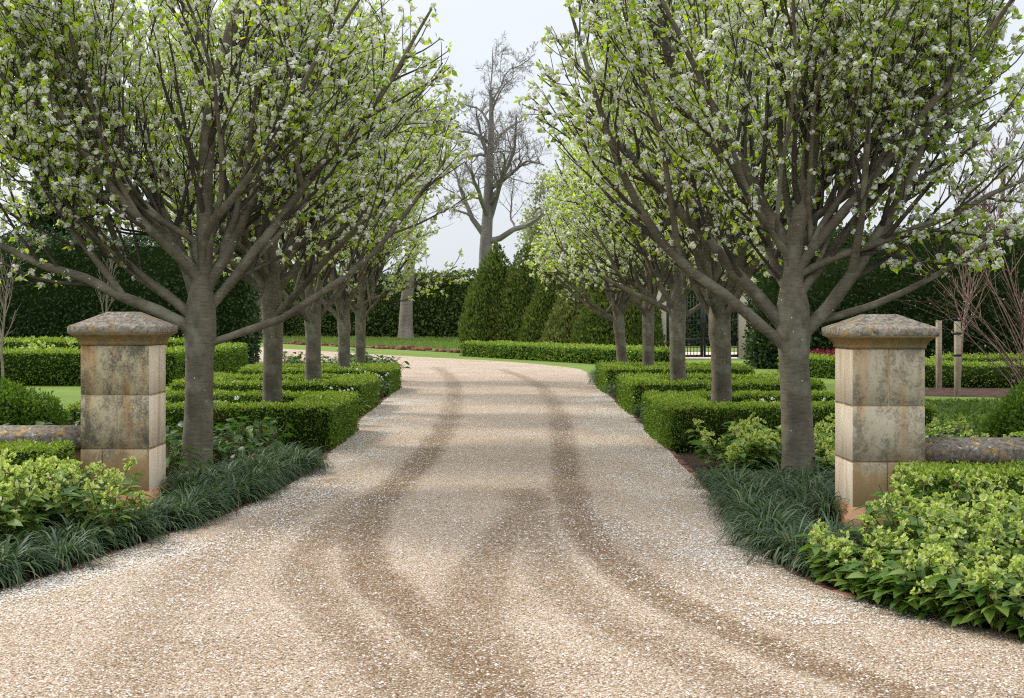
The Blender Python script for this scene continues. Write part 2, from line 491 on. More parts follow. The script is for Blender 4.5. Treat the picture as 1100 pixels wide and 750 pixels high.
el = [tuple(p) for p in PL if 5.2 < p[1] < 36]; er = [tuple(p) for p in PR if 3.6 < p[1] < 36]
def inset(pts, dx): return [(x + dx, y) for x, y in pts]
sheet('planting_bed', inset(el, 0.12) + [(-5.75, 36), (-5.75, 13.2), (-14, 13.2), (-14, 5.2)], M['soil'], 0.004)
sheet('planting_bed', inset(er, -0.12) + [(5.75, 36), (5.75, 13.0), (14, 13.0), (14, 3.6)], M['soil'], 0.004)


def bricks(name, path, label, size=(0.22, 0.07, 0.03), group=None, tilt=0.02, z0=0.0):
    p = np.array(path, float); d = np.concatenate([[0], np.cumsum(np.linalg.norm(np.diff(p, axis=0), axis=1))])
    mb = MB(); rng = np.random.default_rng(3)
    for s in np.arange(0, d[-1] - size[0], size[0] + 0.012):
        a, b = at_len(p, d, np.array([s, s + size[0]]))
        t = nrm(b - a); n = np.array([-t[1], t[0]])
        o = n * rng.normal(0, tilt * 0.3); h = size[2] + rng.normal(0, tilt * 0.25)
        q = [a + o - n * size[1] / 2, b + o - n * size[1] / 2, b + o + n * size[1] / 2, a + o + n * size[1] / 2]
        v = [(x, y, z0) for x, y in q] + [(x, y, z0 + h) for x, y in q]
        mb.add(v, [(0, 3, 2, 1), (4, 5, 6, 7), (0, 1, 5, 4), (1, 2, 6, 5), (2, 3, 7, 6), (3, 0, 4, 7)])
    o = mb.build(name, M['brick'])
    return tag(o, label, 'edging', group)


bricks('brick_edging', inset([p for p in PL if 6 < p[1] < 35.5], -0.02), 'red brick edging between the gravel and the planting left of the drive')
bricks('brick_edging', inset([p for p in PR if 4.4 < p[1] < 37], 0.02), 'red brick edging between the gravel and the planting right of the drive')
bricks('brick_edging', [(-26, 114), (-17.9, 98), (-9.2, 81), (-4.5, 72), (-1.5, 66)], 'rough dark red brick edge in the grass beyond the bend of the drive', (0.5, 0.4, 0.1), tilt=0.25)

# fallen petals on the drive
def petals():
    rng = np.random.default_rng(11); n = 30000
    y = 5.6 + 27 * rng.random(n) ** 1.35
    xl = at_y(PL, y); xr = at_y(PR, y); u = rng.random(n)
    e = rng.random(n) < 0.5
    u = np.where(e, np.where(rng.random(n) < 0.5, u ** 2.6, 1 - u ** 2.6), u)
    drift = rng.random(n) < 0.55 + 0.6 * lump(np.c_[u * 4, y, y * 0], 1.3, 9)
    y, u = y[drift], u[drift]; n = len(y); xl = at_y(PL, y); xr = at_y(PR, y)
    x = xl + (xr - xl) * (0.01 + 0.98 * u)
    # drifts along both edges
    m_ = 70000; y2 = 7.2 + 22 * rng.random(m_) ** 1.25; o_ = np.abs(rng.normal(0, 0.55, m_)); lf_ = rng.random(m_) < 0.5
    k_ = rng.random(m_) < 0.45 + 0.7 * lump(np.c_[y2, o_ * 2, lf_ * 9.0], 1.4, 12)
    y2, o_, lf_ = y2[k_], o_[k_], lf_[k_]
    x2 = np.where(lf_, at_y(PL, y2) + 0.02 + o_, at_y(PR, y2) - 0.02 - o_)
    x = np.r_[x, x2]; y = np.r_[y, y2]; n = len(x)
    P = np.c_[x, y, np.full(n, 0.036)]
    a = rng.random(n) * 6.28
    D = np.c_[np.cos(a), np.sin(a), rng.normal(0, 0.15, n)]
    N = nrm(np.c_[rng.normal(0, 0.35, (n, 2)), np.ones(n)])
    v, f = quads(P, D, N, rng.uniform(0.013, 0.022, n), rng.uniform(0.006, 0.009, n), 0.3)
    tag(MB().add(v, f).build('fallen_petals', M['blossom']), 'small white fallen blossom petals lying scattered over the gravel drive', 'petals', kind='stuff')


petals()

# ------------------------------------------------------------------ gate pillars and walls
def ring_pts(hw, z, c=(0.006,) * 4):
    # corners in order FL, FR, BR, BL; each replaced by two points
    return [(-hw, -hw + c[0], z), (-hw + c[0], -hw, z), (hw - c[1], -hw, z), (hw, -hw + c[1], z),
            (hw, hw - c[2], z), (hw - c[2], hw, z), (-hw + c[3], hw, z), (-hw, hw - c[3], z)]


def loft(mb, rings, mi=0, cap=True):
    k = len(rings[0]); v = [p for r in rings for p in r]; q = []
    for i in range(len(rings) - 1):
        for j in range(k):
            j2 = (j + 1) % k
            q.append((i * k + j, i * k + j2, i * k + k + j2, i * k + k + j))
    mb.add(v, q, mi)
    n0 = mb.n - len(v)
    if cap:
        mb.f.append(np.array([[n0 + (len(rings) - 1) * k + j for j in range(k)]])); mb.v.append(np.zeros((0, 3))); mb.m.append(mi)
        mb.f.append(np.array([[n0 + k - 1 - j for j in range(k)]])); mb.v.append(np.zeros((0, 3))); mb.m.append(mi)


def pillar(x, y, w, H, label, front, side_sign, chip, courses):
    t = thing('gate_pillar', label, 'pillar', (x, y, 0), 0, 'stone gate pillars flanking the drive')
    hw = w / 2
    mb = MB()
    for (z0, z1, split) in courses:
        gap = 0.004
        for a, b in zip([-hw] + split, split + [hw]):
            mb.box((a + (gap if a > -hw else 0), -hw, z0 + gap), (b - (gap if b < hw else 0), hw, z1 - gap), 0, 0.005)
    o = mb.build('shaft', [front, M['stone_c']], t)
    # faces turned to the drive are rain-washed pale stone
    for p in o.data.polygons:
        if p.normal.x * side_sign > 0.8: p.material_index = 1
    MB().box((-hw + 0.006, -hw + 0.006, 0.1), (hw - 0.006, hw - 0.006, courses[-1][1] - 0.002)).build('mortar', M['mortar'], t)
    b = MB(); e = hw + 0.075
    loft(b, [ring_pts(e, -0.1), ring_pts(e, 0.085), ring_pts(e - 0.012, 0.1), ring_pts(hw + 0.03, 0.135), ring_pts(hw + 0.016, 0.165), ring_pts(hw + 0.004, 0.178)])
    b.build('plinth', M['stone_base'], t)
    cz = courses[-1][1]
    c = MB()
    sm = (0.008,) * 4
    und = MB()
    loft(und, [ring_pts(hw + 0.012, cz), ring_pts(hw + 0.012, cz + 0.022), ring_pts(hw + 0.016, cz + 0.03), ring_pts(hw + 0.03, cz + 0.055),
               ring_pts(hw + 0.058, cz + 0.08), ring_pts(hw + 0.09, cz + 0.1)])
    und.build('moulding', M['cap_under'], t)
    E = hw + 0.09
    ch = (chip, 0.01, 0.012, 0.01)
    dz = H - cz - 0.165
    loft(c, [ring_pts(E - 0.006, cz + 0.1, (chip * 0.7, .006, .006, .006)), ring_pts(E, cz + 0.105, ch), ring_pts(E, cz + 0.155, (chip * 1.25, .006, .006, .006)),
             ring_pts(E - 0.006, cz + 0.163, (chip * 1.5, .007, .007, .007)), ring_pts(E - 0.12, cz + 0.165 + dz * 0.42, (0.008 + chip * .3, .008, .008, .008)), ring_pts(0.125, H - 0.004, sm), ring_pts(0.118, H, sm)])
    o = c.build('cap', M['cap'], t)
    return t


WL = 0.585
pillar(-3.0 - WL / 2, 11.62 + WL / 2, WL, 1.715, 'weathered stone pillar left of the drive, dark lichen and an orange streak on its front',
       M['stone_w'], 1, 0.012, [(0.0, 0.54, [-0.11]), (0.54, 1.0, [0.02]), (1.0, 1.43, [])])
WR = 0.566
pillar(2.765 + WR / 2, 10.65 + WR / 2, WR, 1.69, 'paler stone pillar right of the drive with a chipped cap corner',
       M['stone_m'], -1, 0.07, [(0.0, 0.53, [-0.01]), (0.53, 0.97, []), (0.97, 1.42, [0.0])])


def low_wall(x0, x1, y, top, label, n):
    t = thing('garden_wall', label, 'wall', (x0, y, 0), 0, 'low stone walls beside the pillars')
    L = x1 - x0
    MB().box((0, -0.13, 0), (L, 0.13, top - 0.19)).build('wall_body', M['stone_m'], t)
    mb = MB(); s = L / n
    for i in range(n):
        a, b = i * s + 0.004, (i + 1) * s - 0.004
        prof = [(-0.17, top - 0.19), (-0.2, top - 0.175), (-0.2, top - 0.075), (-0.185, top - 0.062), (-0.06, top), (0.06, top), (0.185, top - 0.062), (0.2, top - 0.075), (0.2, top - 0.175), (0.17, top - 0.19)]
        v = [(a, p, q) for p, q in prof] + [(b, p, q) for p, q in prof]
        k = len(prof)
        f4 = [(j, (j + 1) % k, k + (j + 1) % k, k + j) for j in range(k)]
        mb.add(v, [q[::-1] for q in f4])
        n0 = mb.n - 2 * k
        mb.f.append(np.array([[n0 + j for j in range(k)]])); mb.v.append(np.zeros((0, 3))); mb.m.append(0)
        mb.f.append(np.array([[n0 + k + k - 1 - j for j in range(k)]])); mb.v.append(np.zeros((0, 3))); mb.m.append(0)
    mb.build('coping', M['cope'], t)


low_wall(-9.5, -3.588, 11.98, 0.71, 'low stone wall with lichen coping running left from the darker pillar', 7)
low_wall(3.335, 9.5, 10.98, 0.69, 'low stone wall with lichen coping running right from the chipped pillar', 7)


# ------------------------------------------------------------------ hedges
def rect_samples(o, u, v, n, dens, rng):
    o, u, v, n = (np.array(a, float) for a in (o, u, v, n))
    k = int(np.linalg.norm(u) * np.linalg.norm(v) * dens)
    a, b = rng.random(k), rng.random(k)
    return o + a[:, None] * u + b[:, None] * v, np.repeat(n[None], k, 0)


def box_faces(x0, x1, y0, y1, h, sides='fblr'):
    fs = [((x0, y0, h), (x1 - x0, 0, 0), (0, y1 - y0, 0), (0, 0, 1))]
    if 'f' in sides: fs.append(((x0, y0, 0), (x1 - x0, 0, 0), (0, 0, h), (0, -1, 0)))
    if 'b' in sides: fs.append(((x0, y1, 0), (x1 - x0, 0, 0), (0, 0, h), (0, 1, 0)))
    if 'l' in sides: fs.append(((x0, y0, 0), (0, y1 - y0, 0), (0, 0, h), (-1, 0, 0)))
    if 'r' in sides: fs.append(((x1, y0, 0), (0, y1 - y0, 0), (0, 0, h), (1, 0, 0)))
    return fs


def hedge_leaves(mb, faces, dens, leaf, amp, lfreq, rng, seed, top_new_lit=False, ragged=0.0, droop=0.0, taper=0.0, hh=1.0):
    for fc in faces:
        P, N = rect_samples(*fc, dens, rng)
        if len(P) == 0: continue
        kp = rng.random(len(P)) < 0.93 + 0.5 * lump(P, 9.0 * 0.03 / leaf, seed + 3)
        P, N = P[kp], N[kp]
        P = P + N * (amp * lump(P, lfreq, seed)[:, None] + rng.normal(0, leaf * 0.55, len(P))[:, None] - leaf * 0.2)
        if ragged and fc[3][2] > 0.5:
            P[:, 2] += np.abs(rng.normal(0, ragged, len(P)))
        D = nrm(N * 0.75 + rdir(len(P), rng) * 0.9 + np.array([0, 0, 0.25 - droop]))
        Nn = nrm(N + 0.8 * rdir(len(P), rng))
        L = leaf * rng.uniform(0.7, 1.3, len(P))
        v, f = quads(P, D, Nn, L, L * 0.3, 0.2)
        if top_new_lit:
            new = rng.random(len(P)) < (0.55 if fc[3][2] > .5 else 0.12)  # brighter leaves massed on top: sunlit tone painted in, besides spring growth
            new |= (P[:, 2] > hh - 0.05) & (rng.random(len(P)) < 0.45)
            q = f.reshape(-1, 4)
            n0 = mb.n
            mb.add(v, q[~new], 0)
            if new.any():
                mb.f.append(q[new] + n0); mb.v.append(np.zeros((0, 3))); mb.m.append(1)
        else:
            mb.add(v, f, 0)


def ring_meshes(w, d, h, tx, ty, dens, leaf, seed):
    """rectangular hedge ring centred on the origin; tx thickness of the side walls, ty of the front and back"""
    rng = np.random.default_rng(seed)
    x0, x1, y0, y1 = -w / 2, w / 2, -d / 2, d / 2
    fs = [((x0, y0, h), (w, 0, 0), (0, ty, 0), (0, 0, 1)), ((x0, y1 - ty, h), (w, 0, 0), (0, ty, 0), (0, 0, 1)),
          ((x0, y0 + ty, h), (tx, 0, 0), (0, d - 2 * ty, 0), (0, 0, 1)), ((x1 - tx, y0 + ty, h), (tx, 0, 0), (0, d - 2 * ty, 0), (0, 0, 1)),
          ((x0, y0, 0), (w, 0, 0), (0, 0, h), (0, -1, 0)), ((x0, y1, 0), (w, 0, 0), (0, 0, h), (0, 1, 0)),
          ((x0, y0, 0), (0, d, 0), (0, 0, h), (-1, 0, 0)), ((x1, y0, 0), (0, d, 0), (0, 0, h), (1, 0, 0)),
          ((x0 + tx, y1 - ty, 0), (w - 2 * tx, 0, 0), (0, 0, h), (0, -1, 0)), ((x0 + tx, y0 + ty, 0), (w - 2 * tx, 0, 0), (0, 0, h), (0, 1, 0)),
          ((x1 - tx, y0 + ty, 0), (0, d - 2 * ty, 0), (0, 0, h), (-1, 0, 0)), ((x0 + tx, y0 + ty, 0), (0, d - 2 * ty, 0), (0, 0, h), (1, 0, 0))]
    mb = MB()
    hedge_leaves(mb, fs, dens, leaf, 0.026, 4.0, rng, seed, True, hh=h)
    i = 0.035
    for a in ((x0 + i, x1 - i, y0 + i, y0 + ty - i), (x0 + i, x1 - i, y1 - ty + i, y1 - i), (x0 + i, x0 + tx - i, y0 + ty - i, y1 - ty + i), (x1 - tx + i, x1 - i, y0 + ty - i, y1 - ty + i)):
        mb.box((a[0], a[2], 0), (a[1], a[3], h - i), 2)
    return mb


BOXM = [M['box'], M['box_new_lit'], M['core']]
GR = 'clipped box squares lining the drive'
ringL = ring_meshes(3.25, 3.1, 0.57, 0.62, 0.5, 4200, 0.03, 21)
h1 = ringL.build('box_hedge', BOXM, loc=(-3.7, 18.25, 0)); tag(h1, 'clipped box hedge square nearest the darker pillar, around the second pear tree on the left', 'hedge', GR)
ringF = ring_meshes(3.2, 3.1, 0.57, 0.62, 0.5, 2000, 0.042, 22)
h2 = ringF.build('box_hedge', BOXM, loc=(-3.93, 24.3, 0)); tag(h2, 'middle clipped box hedge square of the three on the left of the drive', 'hedge', GR)
for src, loc, rz, lab in ((h2, (-3.97, 30.5, 0), 0, 'farthest clipped box hedge square on the left, before the drive bends'),
                          (h1, (3.72, 18.25, 0), pi, 'clipped box hedge square nearest the chipped pillar, around the second pear tree on the right'),
                          (h2, (3.85, 24.4, 0), pi, 'middle clipped box hedge square of the three on the right of the drive'),
                          (h2, (3.93, 31.2, 0), pi, 'farthest clipped box hedge square on the right, before the iron gate')):
    c = src.copy(); C.objects.link(c); c.location = loc; c.rotation_euler.z = rz; c['label'] = lab


def hedge(name, L, W, H, loc, rotz, label, mats, dens, leaf, amp, lfreq, seed, top_new_lit=False, ragged=0.0, group=None, cat='hedge', sides='fblr', droop=0.0):
    rng = np.random.default_rng(seed); mb = MB()
    hedge_leaves(mb, box_faces(-L / 2, L / 2, -W / 2, W / 2, H, sides), dens, leaf, amp, lfreq, rng, seed, top_new_lit, ragged, droop, hh=H)
    i = amp + leaf
    i = min(0.5 * amp + 0.35 * leaf + 0.02, W * 0.3)
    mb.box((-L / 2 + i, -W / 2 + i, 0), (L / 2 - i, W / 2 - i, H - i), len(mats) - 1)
    o = mb.build(name, mats, loc=loc, rotz=rotz)
    return tag(o, label, cat, group)


def hedge_ab(name, a, b, W, H, *args, **kw):
    a, b = np.array(a), np.array(b); d = b - a
    return hedge(name, float(np.linalg.norm(d)), W, H, (*((a + b) / 2), 0), math.atan2(d[1], d[0]), *args, **kw)


# low hedges in front of the walls
hedge_ab('box_hedge', (-9.2, 11.2), (-3.62, 11.2), 0.7, 0.6, 'low bright box hedge in front of the wall beside the darker pillar', BOXM, 4500, 0.026, 0.03, 6, 31, True, group='low box hedges before the walls')
hedge_ab('box_hedge', (3.02, 10.0), (9.2, 10.0), 0.75, 0.53, 'low bright box hedge in front of the wall beside the chipped pillar', BOXM, 4500, 0.026, 0.03, 6, 32, True, group='low box hedges before the walls')
# parterre on the left lawn, box hedges on the right lawn
hedge_ab('box_hedge', (-20, 34.2), (-8.1, 34.2), 1.1, 0.84, 'long clipped box hedge across the lawn left of the darker pillar', BOXM, 900, 0.06, 0.03, 3, 33, True)
hedge_ab('box_hedge', (-8.45, 34.9), (-8.45, 43), 0.9, 0.84, 'short clipped box hedge running away from the lawn hedge end', BOXM, 700, 0.06, 0.03, 3, 34, True)
hedge_ab('box_hedge', (-21, 43), (-9.5, 43), 1.4, 0.98, 'rear clipped box hedge against the dark cypress hedge on the left', BOXM, 600, 0.07, 0.03, 3, 35, True)
hedge_ab('box_hedge', (8.6, 40.2), (11.2, 34.0), 0.9, 0.56, 'clipped box hedge below the crimson flowers on the right', BOXM, 800, 0.06, 0.03, 3, 36, True)
hedge_ab('box_hedge', (10.2, 33.2), (20, 32.0), 0.9, 0.56, 'clipped box hedge behind the two wooden stakes', BOXM, 900, 0.055, 0.03, 3, 37, True)
hedge_ab('box_hedge', (12.0, 37.5), (20, 37.0), 0.9, 0.62, 'second box hedge behind the one at the stakes', BOXM, 700, 0.06, 0.03, 3, 38, True)
# low hedge in front of the conifers
hedge_ab('box_hedge', (-1.35, 60.9), (5.6, 46.5), 0.9, 0.6, 'long low clipped hedge at the foot of the conifers', BOXM, 500, 0.08, 0.03, 2, 39, True)
# tall dark hedges
TD = [M['dark'], M['core']]; TM = [M['mid'], M['core']]
hedge_ab('tall_hedge', (-30, 51.2), (-9.3, 51.2), 2.2, 4.5, 'tall dark cypress hedge behind the lawn on the left', TD, 230, 0.13, 0.16, 1.5, 41, ragged=0.08, droop=0.5)
hedge_ab('tall_hedge', (8.6, 46.2), (32, 44.6), 2.2, 4.5, 'tall dark cypress hedge behind the stakes on the right', TD, 250, 0.13, 0.16, 1.5, 42, ragged=0.08, droop=0.5)
hedge_ab('tall_hedge', (-42, 124), (12, 99), 3.0, 5.0, 'tall clipped hedge far beyond the bend of the drive', TM, 75, 0.24, 0.2, 0.9, 43, ragged=0.12, droop=0.5, sides='fr')
hedge_ab('tall_hedge', (4.6, 58.5), (6.1, 57.2), 1.5, 3.6, 'short green hedge between the conifers and the gate pier', [M['conifer'], M['core']], 260, 0.12, 0.1, 1.5, 44, droop=0.5)


def conifer(name, loc, Rb, H, label, mat, seed, power=1.25, group='conical conifers beyond the drive', n=9000, leaf=0.13):
    rng = np.random.default_rng(seed)
    t = thing(name, label, 'tree', loc, 0, group); Rb *= 1.13
    # crown of upright sprays over lumpy cone
    u = rng.random(n * 2) ; keep = rng.random(n * 2) < (1 - u ** power) + 0.04
    u = u[keep][:n]; n = len(u); a = rng.random(n) * 2 * pi
    r = Rb * (1 - u ** power) * (0.86 + 0.14 * np.minimum(u * 8, 1))
    P = np.c_[np.cos(a) * r, np.sin(a) * r, 0.1 + u * (H - 0.1)]
    Nn = nrm(np.c_[np.cos(a), np.sin(a), np.full(n, 0.35)])
    P += Nn * (0.15 * lump(P, 1.9, seed) + rng.normal(0, 0.06, n))[:, None]
    D = nrm(Nn * 0.5 + rdir(n, rng) * 0.6 + np.array([0, 0, 0.75]))
    L = leaf * rng.uniform(0.7, 1.5, n)
    mb = MB(); v, f = quads(P, D, nrm(Nn + 0.7 * rdir(n, rng)), L, L * 0.28, 0.2); mb.add(v, f)
    us = np.linspace(0, 0.97, 10); rr = np.maximum(Rb * (1 - us ** power) * (0.86 + 0.14 * np.minimum(us * 8, 1)) - 0.2, 0.02)
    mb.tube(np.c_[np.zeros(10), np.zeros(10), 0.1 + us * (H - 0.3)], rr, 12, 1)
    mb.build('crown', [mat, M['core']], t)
    MB().tube([(0, 0, -0.1), (0, 0, 0.3), (0, 0, H * 0.6)], [0.12, 0.1, 0.03], 8).build('trunk', M['bark'], t)


def cpos(xp, z): return ((xp - CX) * z / F, z, 0)


for xp, z, rb, hh, lab, mt, pw in ((533, 65, 1.55, 5.35, 'tallest conical conifer, at the left end of the conifer clump', 'conifer', 1.9),
                                   (566, 64, 1.5, 5.25, 'second conifer from the left, nearly as tall as its neighbour', 'conifer', 1.7),
                                   (592, 62, 1.25, 4.3, 'slim conifer in the middle of the conifer clump', 'conifer', 1.5),
                                   (621, 60, 1.4, 3.7, 'olive-tinged shorter conifer right of the middle of the clump', 'olive', 1.4),
                                   (651, 58, 1.3, 3.5, 'short conifer half hidden by the farthest pear tree on the right', 'conifer', 1.4),
                                   (682, 57, 1.1, 3.6, 'conifer beside the pale stone gate pier', 'conifer', 1.6)):
    conifer('conifer_tree', cpos(xp, z), rb, hh, lab, M[mt], int(xp), pw)

# ------------------------------------------------------------------ trees
def grow(p, d, L, steps, up, wob, rng, env=None, bend=None):
    pts = [np.array(p, float)]; d = np.array(d, float) / np.linalg.norm(d); s = L / steps
    for i in range(steps):
        d = d + np.array([0, 0, up]) * s + rng.normal(0, wob, 3)
        if bend is not None: d = d + bend * s
        d = d / np.linalg.norm(d)
        q = pts[-1] + d * s
        if env is not None and i > 0 and not env(q): break
        pts.append(q)
    return np.array(pts)


def tang(path, t):
    x = t * (len(path) - 1); i = min(int(x), len(path) - 2); f = x - i
    return path[i] * (1 - f) + path[i + 1] * f, nrm(path[i + 1] - path[i])


def side_dir(d, ang, rng, upbias=0.3, out=None):
    r = rng.normal(size=3); r -= d * (r @ d)
    r = nrm(r) + np.array([0, 0, upbias])
    if out is not None: r = r + out
    r = nrm(r)
    return nrm(d * math.cos(ang) + r * math.sin(ang))


def pear_tree(x, y, seed, label, limbs, H=8.6, RW=2.6, detail=1.0, trunk_r=0.16, fork=1.62, lean=(0, 0), leader_r=0.098, dens=1.0):
    rng = np.random.default_rng(seed)
    t = thing('pear_tree', label, 'tree', (x, y, 0), 0, 'blossoming pear trees lining the drive')

    def env(q):
        h = q[2]; r = math.hypot(q[0] - lean[0] * h * .3, q[1] - lean[1] * h * .3)
        if h < fork + 0.3: return r < RW
        u = (h - fork) / (H - fork)
        if u > 1: return False
        w = RW * (0.9 + 0.1 * min(u / 0.15, 1)) * (1 - max(0, (u - 0.16) / 0.84) ** 1.15 * 0.78)
        return r < w
    tr = MB()
    hh = np.array([-0.15, 0.0, 0.12, 0.35, 0.8, 1.25, fork - 0.12, fork + 0.05])
    rr = 0.93 * trunk_r * (np.array([1.6, 1.42, 1.17, 1.03, 0.96, 0.94, 1.05, 1.02]) + rng.normal(0, 0.012, 8))
    base = np.c_[lean[0] * hh, lean[1] * hh, hh] + np.c_[rng.normal(0, 0.008, (8, 2)), np.zeros(8)]
    top = base[-1]
    ext = np.array([top + [lean[0] * h, lean[1] * h, h] for h in (0.12, 0.25, 0.42)])
    tr.tube(np.vstack([base, ext]), np.r_[rr, trunk_r * 0.93, (trunk_r + leader_r) * 0.48, leader_r * 0.8], 16)
    # leader and limbs
    prim, forks = [], []
    p = grow(top - [0, 0, 0.1], (lean[0] + rng.normal(0, .03), lean[1] + rng.normal(0, .03), 1), H - fork - 0.3, 16, 0.05, 0.07, rng)
    prim.append((p, np.linspace(leader_r, 0.012, len(p)) ** 1.0))
    for (az, elv, r, dz, L, up) in limbs:
        a, e = R(az), R(elv)
        d = np.array([math.cos(a) * math.cos(e), math.sin(a) * math.cos(e), math.sin(e)])
        st = np.array([top[0], top[1], fork - 0.08 + dz]) + d * np.array([1, 1, 0]) * trunk_r * 0.45
        r *= 0.66
        p = grow(st, d, L, max(8, int(L * 2.6)), up, 0.088, rng, env)
        tt = np.linspace(0, 1, len(p))
        rad = r * (1 - tt) ** 0.8 + 0.012
        sub = np.array([p[0] * (1 - x) + p[1] * x for x in (0.0, 0.35, 0.7)])
        root = np.array([top[0] * 0.98, top[1] * 0.98, p[0][2] - 0.3])
        mid = root * 0.45 + p[0] * 0.55 + d * np.array([1, 1, 0]) * 0.012
        p = np.vstack([root, mid, sub, p[1:]])
        rad = np.r_[r * 1.0, r * 1.35, r * np.array([1.38, 1.2, 1.08]), rad[1:]]
        prim.append((p, rad))
        # strong upright forks off the limb
        for q0 in ((0.28, 0.5) if L > 4.5 else (0.36,)):
            tq = q0 + rng.uniform(-0.06, 0.1); q, dq = tang(p, tq)
            if q[2] < fork + 0.15: continue
            o2 = rng.normal(0, 0.45, 3); o2[2] = 0
            dd = nrm(dq * 0.55 + np.array([0, 0, 0.85]) + o2)
            b = grow(q, dd, rng.uniform(2.2, 3.6), 9, 0.12, 0.085, rng, env)
            if len(b) > 3:
                rl = np.interp(tq, np.linspace(0, 1, len(rad)), rad) * 0.72
                forks.append((b, np.linspace(rl, 0.009, len(b))))
    prim += forks
    lim = MB()
    for i, (p, rad) in enumerate(prim):
        lim.tube(p, rad, 9 if detail > 0.7 else 6)
    tw = MB(); sec = []
    k2 = 5 if detail > 0.7 else 4
    for i, (p, rad) in enumerate(prim):
        Lp = np.linalg.norm(np.diff(p, axis=0), axis=1).sum()
        n = int(Lp / (0.232 / detail ** 0.5))
        for j in range(n):
            tpos = 0.13 + 0.85 * (j + rng.random()) / n
            if p[0][2] + 0 > 99: continue
            q, d = tang(p, tpos)
            if q[2] < fork + 0.35 or math.hypot(q[0] - top[0], q[1] - top[1]) < 0.3 and i > 0: continue
            out = nrm(np.array([q[0], q[1], 0.0]) + 1e-6) * 0.5
            dd = side_dir(d, rng.uniform(0.5, 1.0), rng, 0.35, out if i == 0 else out * 0.5)
            L = (0.8 + 1.5 * (1 - tpos)) * rng.uniform(0.65, 1.2)
            b = grow(q, dd, L, 7, 0.35, 0.085, rng, env)
            if len(b) < 3: continue
            r0 = min(np.interp(tpos, np.linspace(0, 1, len(rad)), rad) * 0.5, 0.034)
            sec.append((b, r0))
            tw.tube(b, np.linspace(r0, 0.005, len(b)), k2)
    spots, dirs = [], []
    def spur(b, t0, gap):
        Lb = np.linalg.norm(np.diff(b, axis=0), axis=1).sum()
        for s in np.arange(Lb * t0, Lb, gap):
            q, d = tang(b, min((s + rng.uniform(-.03, .03)) / Lb, 0.999) if s > 0.03 else 0.02)
            spots.append(q); dirs.append(d)
        spots.append(b[-1]); dirs.append(nrm(b[-1] - b[-2]))
    for b, r0 in sec:
        spur(b, 0.25, 0.175 / dens)
        Lb = np.linalg.norm(np.diff(b, axis=0), axis=1).sum()
        n = int(Lb / (0.235 / detail ** 0.5))
        for j in range(n):
            q, d = tang(b, 0.12 + 0.86 * (j + rng.random()) / n)
            dd = side_dir(d, rng.uniform(0.45, 1.0), rng, 0.5)
            b3 = grow(q, dd, rng.uniform(0.25, 0.75), 4, 0.5, 0.1, rng, env)
            if len(b3) < 3: continue
            tw.tube(b3, np.linspace(max(0.0065, r0 * 0.35), 0.0032, len(b3)), 3)
            spur(b3, 0.2, 0.165 / dens)
    for p, rad in prim:   # spurs on the upper limbs
        spur(p, 0.24, 0.17)
    S = np.array(spots); Dd = np.array(dirs); n = len(S)
    rad_ = np.hypot(S[:, 0] - lean[0] * S[:, 2], S[:, 1] - lean[1] * S[:, 2])
    pk = 0.8 + 0.5 * lump(S, 3.4, seed + 5)                         # uneven, clumped spurs
    pk *= np.where((rad_ < 0.6) & (S[:, 2] < fork + 1.2), 0.2, np.where(rad_ < 0.9, 0.75, 1.0))   # bare inner limbs
    keep = (S[:, 2] > fork + 0.38) & (rng.random(n) < pk)
    S, Dd = S[keep], Dd[keep]; n = len(S)
    off = rdir(n, rng) * rng.uniform(0.02, 0.06, n)[:, None]; S = S + off
    dirn = nrm(off + 0.3 * Dd)
    # leaves: small rosettes
    big = 1.0 if detail > 0.9 else (1.15 if detail > 0.7 else 1.35)
    nl = 5 if detail > 0.7 else 4
    P = np.repeat(S, nl, 0); DN = np.repeat(dirn, nl, 0)
    D = nrm(DN * 0.5 + rdir(len(P), rng) + np.array([0, 0, -0.15]))
    L = big * np.clip(rng.lognormal(-2.9, 0.3, len(P)), 0.025, 0.095)
    lf = MB(); v, f = quads(P + D * 0.01, D, rdir(len(P), rng) + np.array([0, 0, 0.7]), L, L * 0.3, 0.35); lf.add(v, f)
    # blossom: umbels of small flowers; a share of the spurs carries only leaves
    dens_b = 0.92 + 0.36 * lump(S, 1.1, seed) - 0.3 * np.clip((S[:, 2] - 4.5) / 3, 0, 1)
    B = S[rng.random(n) < dens_b]; nf = 16 if detail > 0.9 else (12 if detail > 0.7 else 9)
    P = np.repeat(B, nf, 0); o = rdir(len(P), rng); P = P + o * rng.uniform(0.01, 0.04, len(P))[:, None] * big * np.repeat(rng.uniform(0.75, 1.35, len(B)), nf)[:, None] + np.array([0, 0, 0.015])
    N = nrm(o + np.array([0, 0, 0.5])); D = nrm(np.cross(N, rdir(len(P), rng)))
    s = big * rng.uniform(0.022, 0.034, len(P))
    S2 = np.cross(D, N)
    ang = [0, 1.2566, 2.5133, 3.7699, 5.0265]
    vv = np.stack([P + (D * math.cos(a) + S2 * math.sin(a)) * (s * 0.62)[:, None] + N * (s * 0.15)[:, None] for a in ang], 1)
    bl = MB(); bl.add(vv.reshape(-1, 3), np.arange(len(P) * 5).reshape(-1, 5))
    tr.build('trunk', M['bark'], t, True); lim.build('limbs', M['bark'], t, True); tw.build('twigs', M['bark_thin'], t, True)
    lf.build('crown', M['pear_leaf'], t); bl.build('blossom', M['blossom'], t)
    return n


